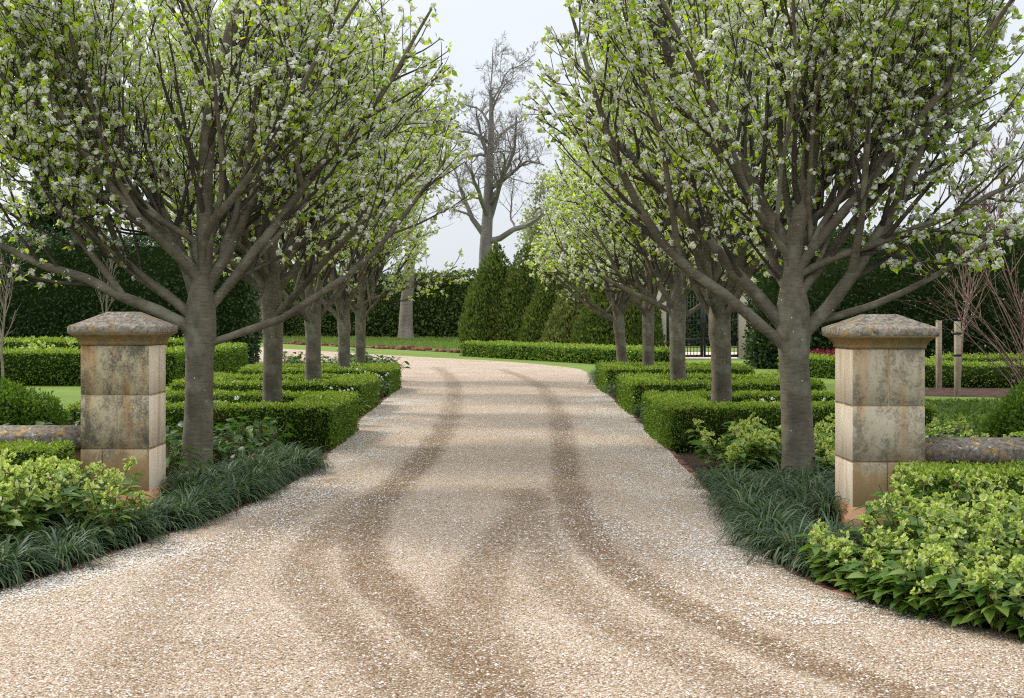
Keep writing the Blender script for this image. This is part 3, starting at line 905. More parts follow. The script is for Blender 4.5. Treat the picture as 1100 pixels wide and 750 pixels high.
def rand_limbs(seed, n=7):
    r = np.random.default_rng(seed); out = []
    a0 = r.uniform(0, 360)
    for i in range(n):
        out.append((a0 + i * 360 / n * 1.0 + r.uniform(-24, 24) + (i % 2) * 15, r.uniform(22, 56), r.uniform(0.05, 0.085), r.uniform(-0.1, 0.6), r.uniform(3.6, 5.2), r.uniform(0.12, 0.32)))
    for i in range(2):
        out.append((r.uniform(0, 360), r.uniform(66, 76), 0.085, r.uniform(0.05, 0.3), r.uniform(5.2, 6.2), 0.05))
    return out


# limbs: azimuth (0 = right, 90 = away), elevation, radius, height offset, length, up-curve
L1 = [(188, 36, 0.085, 0.0, 5.2, 0.14), (178, 46, 0.06, 0.6, 5.0, 0.12), (170, 40, 0.07, 0.12, 5.0, 0.16), (228, 46, 0.062, 0.55, 4.6, 0.14),
      (152, 66, 0.09, 0.25, 6.4, 0.05), (35, 60, 0.085, 0.4, 5.8, 0.06), (8, 34, 0.068, 0.2, 5.0, 0.18),
      (-4, 10, 0.05, -0.14, 4.4, 0.33), (100, 38, 0.055, 0.35, 4.6, 0.2), (300, 42, 0.048, 0.85, 3.6, 0.22), (62, 30, 0.05, 0.7, 4.2, 0.2), (200, 24, 0.042, 0.9, 3.8, 0.18)]
R1 = [(-8, 30, 0.052, 0.55, 4.8, 0.16), (14, 50, 0.07, 0.35, 5.5, 0.1), (172, 45, 0.088, 0.0, 5.4, 0.06), (184, 34, 0.072, -0.16, 4.8, 0.16), (6, 36, 0.092, -0.06, 5.6, 0.13),
      (-20, 52, 0.066, 0.6, 4.8, 0.1), (18, 14, 0.046, 0.05, 3.9, 0.24), (60, 60, 0.085, 0.5, 5.8, 0.05), (142, 62, 0.085, 0.8, 5.6, 0.04),
      (95, 36, 0.055, 0.25, 4.4, 0.2), (222, 34, 0.046, 0.7, 3.8, 0.2), (35, 30, 0.05, 0.95, 4.2, 0.16)]
counts = []
ROW = [(-3.05, 13.7, 101, 'big blossoming pear tree right behind the darker pillar, rising from leafy plants', L1, 1.0, 0.16, (0.02, 0)),
       (-3.06, 18.3, 102, 'blossoming pear tree inside the nearest box square on the left', rand_limbs(2), 0.85, 0.145, (0, 0)),
       (-3.34, 24.3, 103, 'blossoming pear tree inside the middle box square on the left', rand_limbs(3), 0.75, 0.155, (0, 0)),
       (-3.52, 30.5, 104, 'blossoming pear tree inside the farthest box square on the left', rand_limbs(4), 0.72, 0.15, (0.01, 0)),
       (-3.70, 36.2, 105, 'last blossoming pear tree of the left row, beyond the box squares', rand_limbs(5), 0.68, 0.15, (0, 0)),
       (2.88, 13.1, 106, 'big blossoming pear tree beside the chipped pillar, rising from hellebores', R1, 1.0, 0.165, (-0.03, 0)),
       (3.02, 18.4, 107, 'blossoming pear tree inside the nearest box square on the right', rand_limbs(7), 0.85, 0.155, (-0.03, 0)),
       (3.2, 24.4, 108, 'blossoming pear tree inside the middle box square on the right', rand_limbs(8), 0.75, 0.16, (0, 0)),
       (3.38, 31.0, 109, 'blossoming pear tree inside the farthest box square on the right', rand_limbs(9), 0.72, 0.15, (0, 0)),
       (3.32, 36.2, 110, 'last leaning blossoming pear tree of the right row, beyond the box squares', rand_limbs(10), 0.68, 0.16, (-0.1, 0))]
for (x, y, sd, lab, lb, det, trr, ln) in ROW:
    counts.append(pear_tree(x, y, sd, lab, lb, H=(9.4 if y < 30 else 8.6) + 0.5 * math.sin(sd * 1.7), RW=(3.0 if y < 15 else 2.85) + 0.2 * math.sin(sd * 2.9), detail=det, trunk_r=trr, lean=ln, fork=1.62 if y < 15 else 1.7 + 0.13 * math.sin(sd * 2.1)))
print('spurs', counts)


def branchy(name, loc, H, trunk_r, label, mat, seed, first=0.35, n1=10, spread=0.8, wob=0.12, up=0.1, levels=3, leaf=None, group=None, crook=0.1, lenf=0.45,
            leafn=0, leafs=0.2, cat='tree', lean=(0, 0), kids=6, minr=0.01):
    """general tree: trunk, limbs, twigs and optional foliage"""
    rng = np.random.default_rng(seed)
    t = thing(name, label, cat, loc, 0, group)
    tr, br = MB(), MB()
    tp = grow((0, 0, -0.2), (lean[0], lean[1], 1), H * 0.92, 14, 0.02, crook * 0.5, rng)
    tr.tube(tp, np.linspace(1, 0.12, len(tp)) ** 0.8 * trunk_r * np.r_[1.25, 1.05, np.ones(len(tp) - 2)], 12)
    ends = []
    def rec(p, rads, lvl, L):
        n = n1 if lvl == 1 else kids
        for j in range(n):
            t0 = (first if lvl == 1 else 0.2)
            tt = t0 + (0.97 - t0) * (j + rng.random()) / n
            q, d = tang(p, tt)
            l = L * rng.uniform(0.6, 1.15) * (1.15 - 0.6 * tt)
            dd = side_dir(d, spread * rng.uniform(0.7, 1.2), rng, 0.25)
            b = grow(q, dd, l, 7 if lvl < 3 else 4, up / max(l, 0.3), wob, rng)
            r0 = np.interp(tt, np.linspace(0, 1, len(rads)), rads) * (0.55 if lvl == 1 else 0.5)
            r0 = max(r0, minr)
            rd = np.linspace(r0, max(minr * 0.5, r0 * 0.25), len(b))
            br.tube(b, rd, 6 if lvl == 1 else (4 if lvl == 2 else 3))
            if lvl < levels: rec(b, rd, lvl + 1, l * 0.55)
            if lvl >= levels - 1: ends.append(b)
    rec(tp, np.linspace(1, 0.12, len(tp)) ** 0.8 * trunk_r, 1, H * lenf)
    tr.build('trunk', mat, t, True); br.build('limbs', mat, t, True)
    if leafn:
        E = np.concatenate([e[len(e) // 2:] for e in ends]); P = E[rng.integers(0, len(E), leafn)] + rng.normal(0, leafs * 1.3, (leafn, 3))
        D = nrm(rdir(leafn, rng) + np.array([0, 0, -0.3])); L = leafs * rng.uniform(0.6, 1.3, leafn)
        v, f = quads(P, D, rdir(leafn, rng) + np.array([0, 0, 0.5]), L, L * 0.3, 0.2)
        MB().add(v, f).build('crown', leaf, t)
    return t


# large bare tree on the skyline, gum trunks and far trees
branchy('bare_tree', cpos(519, 122), 24.5, 0.78, 'tall leafless grey tree standing on the skyline between the pear rows', M['bark_bare'], 204, 0.36, 16, 1.1, 0.24, 0.3, 4, lenf=0.46, kids=7, crook=0.045, minr=0.017)
branchy('gum_tree', cpos(436, 101), 17, 0.55, 'pale-trunked gum tree in front of the far hedge', M['bark_gum'], 205, 0.5, 8, 0.7, 0.14, 0.2, 3, M['gumleaf'], leafn=5000, leafs=0.35, group='gum trees beyond the bend')
branchy('gum_tree', cpos(273, 106), 18, 0.7, 'pinkish gum tree trunk just past the end of the dark cypress hedge', M['bark_gum'], 206, 0.5, 8, 0.7, 0.14, 0.2, 3, M['gumleaf'], leafn=5000, leafs=0.35, group='gum trees beyond the bend')
branchy('far_tree', cpos(588, 150), 15, 0.4, 'pale leafy tree behind the conifers', M['bark_bare'], 207, 0.3, 10, 0.8, 0.14, 0.2, 3, M['gumleaf'], leafn=5000, leafs=0.4, group=None)
branchy('bare_tree', cpos(1075, 62), 11, 0.22, 'brown leafless tree behind the tall dark hedge on the right', M['bark_brown'], 209, 0.25, 12, 0.6, 0.12, 0.3, 4, lenf=0.35, kids=6, minr=0.012)
branchy('bush_tree', cpos(60, 75), 9.5, 0.3, 'grey-green tree behind the dark hedge on the left', M['bark_bare'], 210, 0.2, 12, 0.9, 0.12, 0.2, 3, M['dark'], leafn=9000, leafs=0.3)
for i, (xp, z, hh, lab) in enumerate(((735, 92, 9, 'dark leafy tree seen through the left half of the iron gate'), (785, 98, 10, 'dark leafy tree seen through the right half of the iron gate'))):
    branchy('garden_tree', cpos(xp, z), hh, 0.25, lab, M['bark_bare'], 220 + i, 0.12, 14, 1.0, 0.12, 0.1, 3, M['dark'], leafn=9000, leafs=0.35)

# young bare trees
branchy('young_tree', cpos(110, 30.5), 3.5, 0.035, 'slim young leafless tree above the darker pillar', M['twig_pale'], 231, 0.5, 12, 0.6, 0.06, 0.4, 2, lenf=0.33, kids=5, minr=0.005, group='young leafless trees')
branchy('young_tree', cpos(2, 27.5), 3.5, 0.035, 'young leafless tree at the far left before the dark hedge', M['twig_pale'], 232, 0.4, 14, 0.65, 0.06, 0.4, 2, lenf=0.36, kids=5, minr=0.005, group='young leafless trees')
branchy('young_tree', cpos(1028, 29.7), 4.0, 0.04, 'young leafless tree tied between two wooden stakes', M['twig_pink'], 233, 0.42, 16, 0.65, 0.06, 0.4, 2, lenf=0.4, kids=5, minr=0.006, group='young leafless trees')
for xp, z, h, lab in ((1008.5, 32.0, 1.62, 'left grey wooden stake, without a tie'), (1028.5, 29.3, 1.6, 'right wooden stake with dark ties, against the young tree')):
    x, y, _ = cpos(xp, z); t = thing('wooden_stake', lab, 'stake', (x, y, 0), 0.2, 'wooden tree stakes')
    MB().box((-0.055, -0.055, -0.2), (0.055, 0.055, h), 0, 0.008).build('post', M['stake'], t)
    if 'ties' in lab:
        for zz in (h - 0.28, h - 0.75):
            MB().box((-0.062, -0.062, zz), (0.062, 0.11, zz + 0.05)).build('tie', M['iron'], t)
mul = [(8.6, 41), (9.0, 38.5), (10.6, 33), (9.2, 31.0), (8.9, 29.2), (11, 28.4), (14, 28.6), (21, 28), (21, 44), (9, 44)]
sheet('mulch_bed', mul, M['mulch'], 0.006)


# twiggy pink shrub on the right
def twig_shrub():
    rng = np.random.default_rng(61)
    t = thing('flowering_shrub', 'bare pinkish twiggy shrub with a few buds at the right edge', 'shrub', (7.05, 16.6, 0))
    mb, bud = MB(), MB(); bs = []
    for i in range(32):
        a = rng.uniform(0, 2 * pi); e = rng.uniform(0.9, 1.45)
        b = grow((0.15 * math.cos(a), 0.15 * math.sin(a), 0), (math.cos(a) * math.cos(e), math.sin(a) * math.cos(e), math.sin(e)), rng.uniform(2.0, 3.9), 9, -0.06, 0.05, rng)
        mb.tube(b, np.linspace(0.011, 0.003, len(b)), 4)
        for j in range(8):
            q, d = tang(b, rng.uniform(0.25, 0.98)); c = grow(q, side_dir(d, rng.uniform(0.4, 0.8), rng, 0.2), rng.uniform(0.3, 1.0), 4, 0.0, 0.06, rng)
            mb.tube(c, np.linspace(0.006, 0.003, len(c)), 3); bs.append(c[-1]); bs.append(c[2])
    mb.build('stems', M['twig_pink'], t, True)
    P = np.array(bs); P = P[rng.random(len(P)) < 0.3]; D = rdir(len(P), rng)
    v, f = quads(P, D, rdir(len(P), rng), 0.03, 0.012, 0.4); bud.add(v, f); bud.build('blossoms', M['pinkbud'], t)


twig_shrub()


def shrub(loc, r, h, label, mat, seed, n=9000, leaf=0.04, group=None):
    rng = np.random.default_rng(seed)
    d = rdir(n, rng); d[:, 2] = np.abs(d[:, 2]) * 1.0 - 0.1 * (rng.random(n))
    P = d * np.array([r, r, h * 0.62]) + np.array([0, 0, h * 0.38])
    P += d * (0.09 * lump(P, 5, seed) + rng.normal(0, 0.03, n))[:, None]; P[:, 2] = np.maximum(P[:, 2], 0.01)
    t = thing('round_shrub', label, 'shrub', loc, 0, group)
    mb = MB(); L = leaf * rng.uniform(0.7, 1.3, n)
    v, f = quads(P, nrm(d + rdir(n, rng) * 0.9 + [0, 0, .3]), nrm(d + 0.8 * rdir(n, rng)), L, L * 0.32, 0.2); mb.add(v, f)
    us = np.linspace(-0.6, 0.97, 8)
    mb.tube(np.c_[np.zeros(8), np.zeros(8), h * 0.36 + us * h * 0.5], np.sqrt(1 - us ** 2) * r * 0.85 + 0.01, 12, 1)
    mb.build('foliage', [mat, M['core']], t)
    MB().tube([(0, 0, -0.05), (0.01, 0, 0.1), (0, 0, h * 0.4)], [0.03, 0.025, 0.015], 6).build('stem', M['bark_thin'], t)


shrub((-5.75, 15.6, 0), 0.75, 0.92, 'rounded glossy dark shrub behind the wall at the left edge', M['box'], 71)
shrub((6.15, 15.0, 0), 0.72, 0.95, 'rounded dark green shrub behind the wall at the right edge', M['box'], 72)
shrub((8.3, 14.0, 0), 0.9, 1.1, 'rounded green shrub beyond the twiggy shrub on the right', M['box'], 73)


# clipped ground cover behind the walls
def cover(name, x0, x1, y0, y1, h, n, label, seed):
    rng = np.random.default_rng(seed)
    P = np.c_[rng.uniform(x0, x1, n), rng.uniform(y0, y1, n), np.zeros(n)]
    P[:, 2] = h * (0.85 + 0.15 * lump(P, 2.5, seed)) + rng.normal(0, 0.02, n)
    e = np.minimum.reduce([P[:, 0] - x0, x1 - P[:, 0], P[:, 1] - y0, y1 - P[:, 1]]) + 0.1 * lump(P, 3, seed)
    P[:, 2] *= np.clip(e / 0.18, 0.1, 1) ** 0.5
    D = nrm(rdir(n, rng) + [0, 0, 0.6]); L = rng.uniform(0.04, 0.075, n)
    mb = MB(); v, f = quads(P, D, nrm(rdir(n, rng) * 0.8 + [0, 0, 1]), L, L * 0.32, 0.2); mb.add(v, f)
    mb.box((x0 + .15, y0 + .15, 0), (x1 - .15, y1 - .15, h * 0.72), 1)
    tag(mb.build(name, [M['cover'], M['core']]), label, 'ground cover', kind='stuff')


cover('ground_cover', 4.0, 8.9, 12.4, 24, 0.24, 42000, 'even bright green ground cover behind the wall on the right', 81)
cover('ground_cover', -8.6, -4.4, 13.0, 20.5, 0.26, 30000, 'even green ground cover behind the wall on the left', 82)


# ------------------------------------------------------------------ border plants
def hellebore_parts(seed, nst=17, h=0.5, flower=0.8, spread=0.34):
    rng = np.random.default_rng(seed)
    st, lf, fl = MB(), MB(), MB()
    for i in range(nst):
        a = rng.uniform(0, 2 * pi); o = rng.uniform(0, 0.13)
        e = R(rng.uniform(52, 84)); hh = h * rng.uniform(0.42, 1.12)
        b = grow((o * math.cos(a), o * math.sin(a), 0), (math.cos(a) * math.cos(e), math.sin(a) * math.cos(e), math.sin(e)), hh / math.sin(e) * 1.02, 6, 0.25, 0.05, rng)
        st.tube(b, np.linspace(0.0075, 0.004, len(b)), 5)
        for tt in (0.3, 0.45, 0.6, 0.72, 0.84):
            q, d = tang(b, tt); az = rng.uniform(0, 2 * pi)
            od = np.array([math.cos(az), math.sin(az), rng.uniform(0.1, 0.55)]); od = nrm(od + 0.6 * np.array([math.cos(a), math.sin(a), 0]))
            pe = q + od * rng.uniform(0.04, 0.08)
            st.tube([q, pe], [0.003, 0.0025], 3)
            side = nrm(np.cross(od, [0, 0, 1])); D = np.array([od, nrm(od * 0.55 + side), nrm(od * 0.55 - side)])
            N = np.tile(nrm(np.array([0, 0, 1.0]) - 0.3 * od + rng.normal(0, .15, 3)), (3, 1))
            L = np.array([1, 0.9, 0.9]) * rng.uniform(0.1, 0.17)
            leaflets(lf, np.tile(pe, (3, 1)), D, N, L, L * 0.24, 0.3, rng.uniform(0.15, 0.5))
        if rng.random() < flower:
            top = b[-1]
            for k in range(rng.integers(8, 14)):
                dv = nrm(rng.normal(size=3) + [0, 0, 0.7]); c = top + dv * rng.uniform(0.03, 0.085)
                st.tube([top, c], [0.0025, 0.002], 3)
                face = nrm(dv * 0.6 + rng.normal(0, 0.5, 3) + [0, -0.1, -0.1])
                u = nrm(np.cross(face, rng.normal(size=3))); w = np.cross(face, u)
                an = np.arange(5) * 1.2566
                D = nrm(np.cos(an)[:, None] * u + np.sin(an)[:, None] * w + face * 0.55)
                leaflets(fl, np.tile(c, (5, 1)), D, np.tile(face, (5, 1)), rng.uniform(0.027, 0.037), 0.0145, 0.2, -0.15)
            for k in range(4):   # pale bracts
                dv = nrm(rng.normal(size=3) * [1, 1, 0.4] + [0, 0, 0.5])
                leaflets(fl, top[None], dv[None], nrm(np.array([[0, 0, 1.0]]) - dv * 0.3), rng.uniform(0.05, 0.085), 0.016, 0.3, 0.3)
    return st, lf, fl


def mk_hel(seed, label, group, **k):
    t = thing('hellebore', label, 'plant', (0, 0, 0), 0, group)
    st, lf, fl = hellebore_parts(seed, **k)
    st.build('stems', M['hel_stem'], t); lf.build('leaves', M['hel_leaf'], t)
    if fl.n: fl.build('blossoms', M['hel_flower'], t)
    return t


def arum_parts(seed, n=80, h=0.36):
    rng = np.random.default_rng(seed); st, lf = MB(), MB()
    for i in range(n):
        a = rng.uniform(0, 2 * pi); e = R(rng.uniform(35, 88)); L = h * rng.uniform(0.6, 1.15)
        b = grow((0.05 * math.cos(a), 0.05 * math.sin(a), 0), (math.cos(a) * math.cos(e), math.sin(a) * math.cos(e), math.sin(e)), L, 5, 0.2, 0.04, rng)
        st.tube(b, np.linspace(0.005, 0.003, len(b)), 4)
        od = nrm(np.array([math.cos(a), math.sin(a), rng.uniform(-0.2, 0.3)]) + rng.normal(0, .35, 3))
        l = rng.uniform(0.07, 0.13)
        leaflets(lf, b[-1][None], od[None], nrm(np.array([[0, 0, 1.0]]) + rng.normal(0, 0.3, 3)), l, l * 0.33, 0.2, 0.3)
    return st, lf


def liriope_parts(seed, n=190):
    rng = np.random.default_rng(seed); mb = MB()
    a = rng.uniform(0, 2 * pi, n); e = np.radians(rng.uniform(42, 88, n)); L = rng.uniform(0.28, 0.48, n)
    o = rng.uniform(0, 0.07, n)
    dr = np.c_[np.cos(a), np.sin(a)]; sd = np.c_[-np.sin(a), np.cos(a), np.zeros(n)]
    w = rng.uniform(0.0045, 0.0075, n)
    rows = []
    curl = rng.uniform(1.3, 2.6, n)
    r = o.copy(); z = np.zeros(n); ang = e.copy(); K = 6
    tw = rng.normal(0, 0.25, n)
    for i in range(K + 1):
        wid = w * (1.0 if i < K - 1 else (0.7 if i == K - 1 else 0.05))
        p = np.c_[dr * r[:, None], z]
        s2 = nrm(sd + np.c_[dr * tw[:, None], np.zeros(n)])
        rows.append((p - s2 * wid[:, None], p + s2 * wid[:, None]))
        r = r + np.cos(ang) * L / K; z = z + np.sin(ang) * L / K; ang = ang - curl / K * (0.6 + 0.35 * i)
        z = np.maximum(z, 0.01)
    V = np.stack([np.stack(x, 1) for x in rows], 1)      # n, K+1, 2, 3
    b = (np.arange(n) * (K + 1) * 2)[:, None]
    f = np.concatenate([b + np.array([[2 * i, 2 * i + 1, 2 * i + 3, 2 * i + 2]]) for i in range(K)])
    mb.add(V.reshape(-1, 3), f)
    return mb


def fill(poly, n, mind, seed):
    """spaced random points inside a polygon"""
    rng = np.random.default_rng(seed); P = np.array(poly); out = []
    lo, hi = P.min(0), P.max(0)
    for _ in range(n * 60):
        q = rng.uniform(lo, hi); ins = False
        for (x1, y1), (x2, y2) in zip(P, np.roll(P, -1, 0)):
            if (y1 > q[1]) != (y2 > q[1]) and q[0] < (x2 - x1) * (q[1] - y1) / (y2 - y1 + 1e-12) + x1: ins = not ins
        if ins and all((q[0] - o[0]) ** 2 + (q[1] - o[1]) ** 2 > mind ** 2 for o in out):
            out.append(tuple(q))
            if len(out) >= n: break
    return out


def scatter(protos, pts, label, group, seed, smin=0.85, smax=1.15, z=0.0):
    rng = np.random.default_rng(seed)
    for i, (x, y) in enumerate(pts):
        dup(protos[i % len(protos)], (x, y, z), rng.uniform(0, 6.28), label, group, rng.uniform(smin, smax))


rr = random.Random(5)
helA = [mk_hel(300 + i, 'hellebore', 'hellebores') for i in range(3)]
helB = [mk_hel(310 + i, 'hellebore', 'hellebores', h=0.38, flower=0.6, nst=14) for i in range(2)]
helC = [mk_hel(320 + i, 'hellebore', 'hellebores', h=0.36, flower=0.3, nst=16) for i in range(2)]
arums = []
for i in range(3):
    t = thing('leafy_plant', 'leafy plant', 'plant', (0, 0, 0)); st, lf = arum_parts(330 + i)
    st.build('stems', M['hel_stem'], t); lf.build('leaves', M['arum'], t); arums.append(t)
lirs = []
for i in range(4):
    o = liriope_parts(340 + i).build('liriope_tuft', M['liriope']); tag(o, 'liriope', 'plant'); lirs.append(o)

# right front
ptsR = fill([(2.75, 7.45), (3.3, 7.0), (4.8, 6.2), (5.6, 6.8), (5.4, 9.3), (3.1, 9.3), (2.6, 9.1), (2.3, 8.4)], 30, 0.36, 1)
scatter(helA, ptsR, 'hellebore with pale green flowers in front of the chipped pillar and its wall', 'hellebores by the chipped pillar', 1, 0.75, 1.02)
ptsRl = [(2.2, 8.3), (2.25, 7.9), (2.38, 7.68), (2.52, 7.42), (2.66, 7.15), (2.85, 6.9), (3.05, 6.65), (3.3, 6.4), (3.6, 6.15), (2.5, 8.2), (2.75, 7.6), (3.0, 7.2), (4.2, 5.9), (2.25, 8.6)]
ptsRl = [(x - 0.07, y - 0.05) for x, y in ptsRl]
scatter(helC, ptsRl, 'low leafy hellebore with few flowers spilling onto the gravel at the right edge', 'low hellebores by the gravel', 2, 0.72, 1.0)
# left front
ptsL = fill([(-2.72, 10.3), (-2.85, 9.6), (-3.6, 8.75), (-5, 8.1), (-6.2, 8.3), (-6.2, 10.5), (-3.3, 10.5)], 30, 0.35, 3)
scatter(helA, ptsL, 'hellebore with pale green flowers in front of the darker pillar and its wall', 'hellebores by the darker pillar', 3, 0.85, 1.05)
# around the near trees
ptsRT = fill([(2.3, 14.0), (2.2, 15.9), (5.4, 16.2), (5.4, 12.6), (3.6, 12.2), (2.5, 13.2)], 26, 0.42, 4)
ptsRT = [p for p in ptsRT if math.hypot(p[0] - 2.88, p[1] - 13.1) > 0.35]
scatter(helB, ptsRT, 'short hellebore at the foot of the nearest pear tree on the right', 'hellebores under the right pear tree', 4, 0.85, 1.15)
ptsLT = fill([(-2.75, 14.6), (-2.5, 15.6), (-2.3, 16.3), (-5.2, 16.3), (-5.2, 13.0), (-3.4, 12.8), (-2.9, 13.3)], 36, 0.34, 5)
ptsLT = [p for p in ptsLT if math.hypot(p[0] + 3.05, p[1] - 13.7) > 0.3]
scatter(arums, ptsLT, 'broad-leaved dark green plant at the foot of the nearest pear tree on the left', 'leafy plants under the left pear tree', 5, 0.9, 1.3)
# liriope beds
inL = lambda a: [(x + a, y) for x, y in PL if 7.5 < y < 15.4]
inR = lambda a: [(x + a, y) for x, y in PR if 8.5 < y < 13.6]
ptsLL = fill(inL(-0.1) + [(-2.55, 15.2), (-2.75, 13.4), (-2.9, 11.2), (-2.8, 9.9), (-3.6, 8.6), (-5.0, 7.6), (-5.2, 7.0), (-4.2, 7.1)], 190, 0.2, 6)
ptsLL = [p for p in ptsLL if not (-3.7 < p[0] < -2.88 and 11.5 < p[1] < 12.3) and math.hypot(p[0] + 2.93, p[1] - 11.3) > 0.42]
scatter(lirs, ptsLL, 'dark green strappy liriope tuft along the gravel by the darker pillar', 'liriope tufts left of the drive', 6, 0.8, 1.1)
ptsLR = fill(inR(0.1) + [(2.9, 13.0), (3.6, 12.2), (2.75, 12), (2.65, 10.5), (2.6, 9.2), (2.2, 8.8)], 120, 0.23, 7)
ptsLR = [p for p in ptsLR if not (2.64 < p[0] < 3.45 and 10.5 < p[1] < 11.35) and math.hypot(p[0] - 2.68, p[1] - 10.25) > 0.62]
scatter(lirs, ptsLR, 'dark green strappy liriope tuft along the gravel by the chipped pillar', 'liriope tufts right of the drive', 7, 0.8, 1.1)

# plants between the box squares and inside them
gap = [(-2.5, 20.6), (-2.75, 21.6), (-3.2, 21.1), (-2.55, 26.6), (-2.9, 27.6), (-2.6, 28.3), (-3.3, 27)]
scatter(arums, gap, 'dark leafy plant between the box squares left of the drive', 'plants between the left box squares', 8, 1.0, 1.3)
gap = [(2.45, 20.6), (2.6, 21.5), (3.1, 21.0), (2.5, 26.6), (2.75, 27.6), (2.55, 28.4), (3.2, 27.2)]
scatter(arums, gap, 'dark leafy plant between the box squares right of the drive', 'plants between the right box squares', 9, 1.0, 1.3)
scatter(lirs, [(2.45, 22.3), (2.4, 21.2), (2.52, 28.9), (2.55, 33.5), (2.6, 34.3), (2.62, 35.2), (2.75, 34.6), (2.7, 36.5), (2.75, 37.5), (2.85, 38.5), (3.0, 39.3), (3.0, 37.2), (2.9, 36)], 'small liriope tuft between box squares right of the drive', 'liriope between the right box squares', 10)
end = [(-3.2, 34.2), (-4.0, 35.2), (-3.9, 37.2), (-4.6, 36.4), (-5.2, 35.4), (-3.0, 35.5), (-4.7, 38), (-5.7, 37)]
scatter(arums, end, 'dark leafy plant at the foot of the last pear tree on the left', 'plants under the last left pear tree', 11, 1.5, 2.0)


def bulbs(seed):
    rng = np.random.default_rng(seed); st, fl = MB(), MB()
    n = 7
    for i in range(n):
        a = rng.uniform(0, 6.28); o = rng.uniform(0, 0.25)
        b = grow((o * math.cos(a), o * math.sin(a), 0), (rng.normal(0, .15), rng.normal(0, .15), 1), rng.uniform(0.4, 0.58), 4, 0, 0.05, rng)
        st.tube(b, np.linspace(0.006, 0.004, len(b)), 4)
        D = rdir(5, rng); leaflets(fl, np.tile(b[-1], (5, 1)), D, rdir(5, rng), 0.035, 0.014, 0.2, 0.1)
        a2 = rng.uniform(0, 6.28); leaflets(st, b[0][None], np.array([[math.cos(a2) * .4, math.sin(a2) * .4, 1.0]]), np.array([[math.cos(a2), math.sin(a2), -.3]]), 0.4, 0.012, 0.2, 0.4)
    return st, fl


bt = []
for i in range(2):
    t = thing('white_flower', 'white flowers', 'plant', (0, 0, 0)); st, fl = bulbs(350 + i)
    st.build('leaves', M['hel_leaf'], t); fl.build('blossoms', M['blossom'], t); bt.append(t)
scatter(bt, [(-3.6, 18.0), (-3.3, 17.6), (-4.2, 18.4), (-2.8 - .2, 18.9), (-4.6, 17.8), (-3.9, 18.9)], 'small white spring flower inside the nearest box square on the left', 'white flowers in the left box square', 12)
scatter(bt, [(3.5, 18.0), (4.1, 18.5), (4.5, 17.8), (3.9, 17.7)], 'small white spring flower inside the nearest box square on the right', 'white flowers in the right box square', 13)
scatter(bt, [(-2.55, 28.6), (-2.75, 28.2), (-2.62, 22.0)], 'white flower clump between box squares beside the gravel on the left', 'white flowers between left box squares', 14)
scatter(helB, [(-19 + 1.3 * i + rr.uniform(-.3, .3), 37 + rr.uniform(-1, 3.5)) for i in range(9)], 'light green leafy plant between the lawn hedges on the left', 'plants between the lawn hedges', 15, 1.6, 2.2)
for o in helA + helB + helC + arums + bt:
    for ch in list(o.children): bpy.data.objects.remove(ch)
    bpy.data.objects.remove(o)
for o in lirs: bpy.data.objects.remove(o)


hedge_ab('tall_hedge', (4, 86), (24, 84), 3.0, 6.0, 'dark hedge seen through the iron gate across its lawn', TM, 60, 0.24, 0.3, 0.8, 45, ragged=0.2, droop=0.5, sides='f')


# crimson flowers behind the right-hand hedge
def crimson():
    rng = np.random.default_rng(91); n = 2600
    P = np.c_[rng.uniform(9.0, 11.6, n), rng.uniform(41.3, 43.2, n), rng.uniform(0.2, 0.66, n)]
    D = nrm(rdir(n, rng) + [0, 0, .5]); mb = MB()
    isr = P[:, 2] > 0.45
    for k, mi in ((isr, 0), (~isr, 1)):
        v, f = quads(P[k], D[k], rdir(k.sum(), rng), 0.09, 0.035, 0.2); mb.add(v, f, mi)
    tag(mb.build('crimson_flowers', [M['red'], M['cover']]), 'mass of crimson flowers behind the clipped hedge on the right', 'flowers', kind='stuff')


crimson()


def long_grass():
    rng = np.random.default_rng(92); n = 26000
    u = rng.random(n); v = rng.random(n) ** 1.2
    a = np.array([-40, 122.]); b = np.array([3, 103.]); c = np.array([-27, 111.]); d = np.array([-1.5, 67.])
    top = a + (b - a) * u[:, None]; bot = c + (d - c) * u[:, None]
    P2 = bot + (top - bot) * (0.12 + 0.86 * v)[:, None]
    P = np.c_[P2, np.zeros(n)]
    D = nrm(np.c_[rng.normal(0, 0.35, (n, 2)), np.ones(n)]); N = nrm(np.c_[rng.normal(0, 1, (n, 2)), np.zeros(n)])
    L = rng.uniform(0.15, 0.42, n) * (0.6 + 0.5 * v)
    q, f = quads(P, D, N, L, L * 0.16, 0)
    tag(MB().add(q, f).build('long_grass', M['grass']), 'bank of long bright green grass below the far clipped hedge', 'grass', kind='stuff')


long_grass()

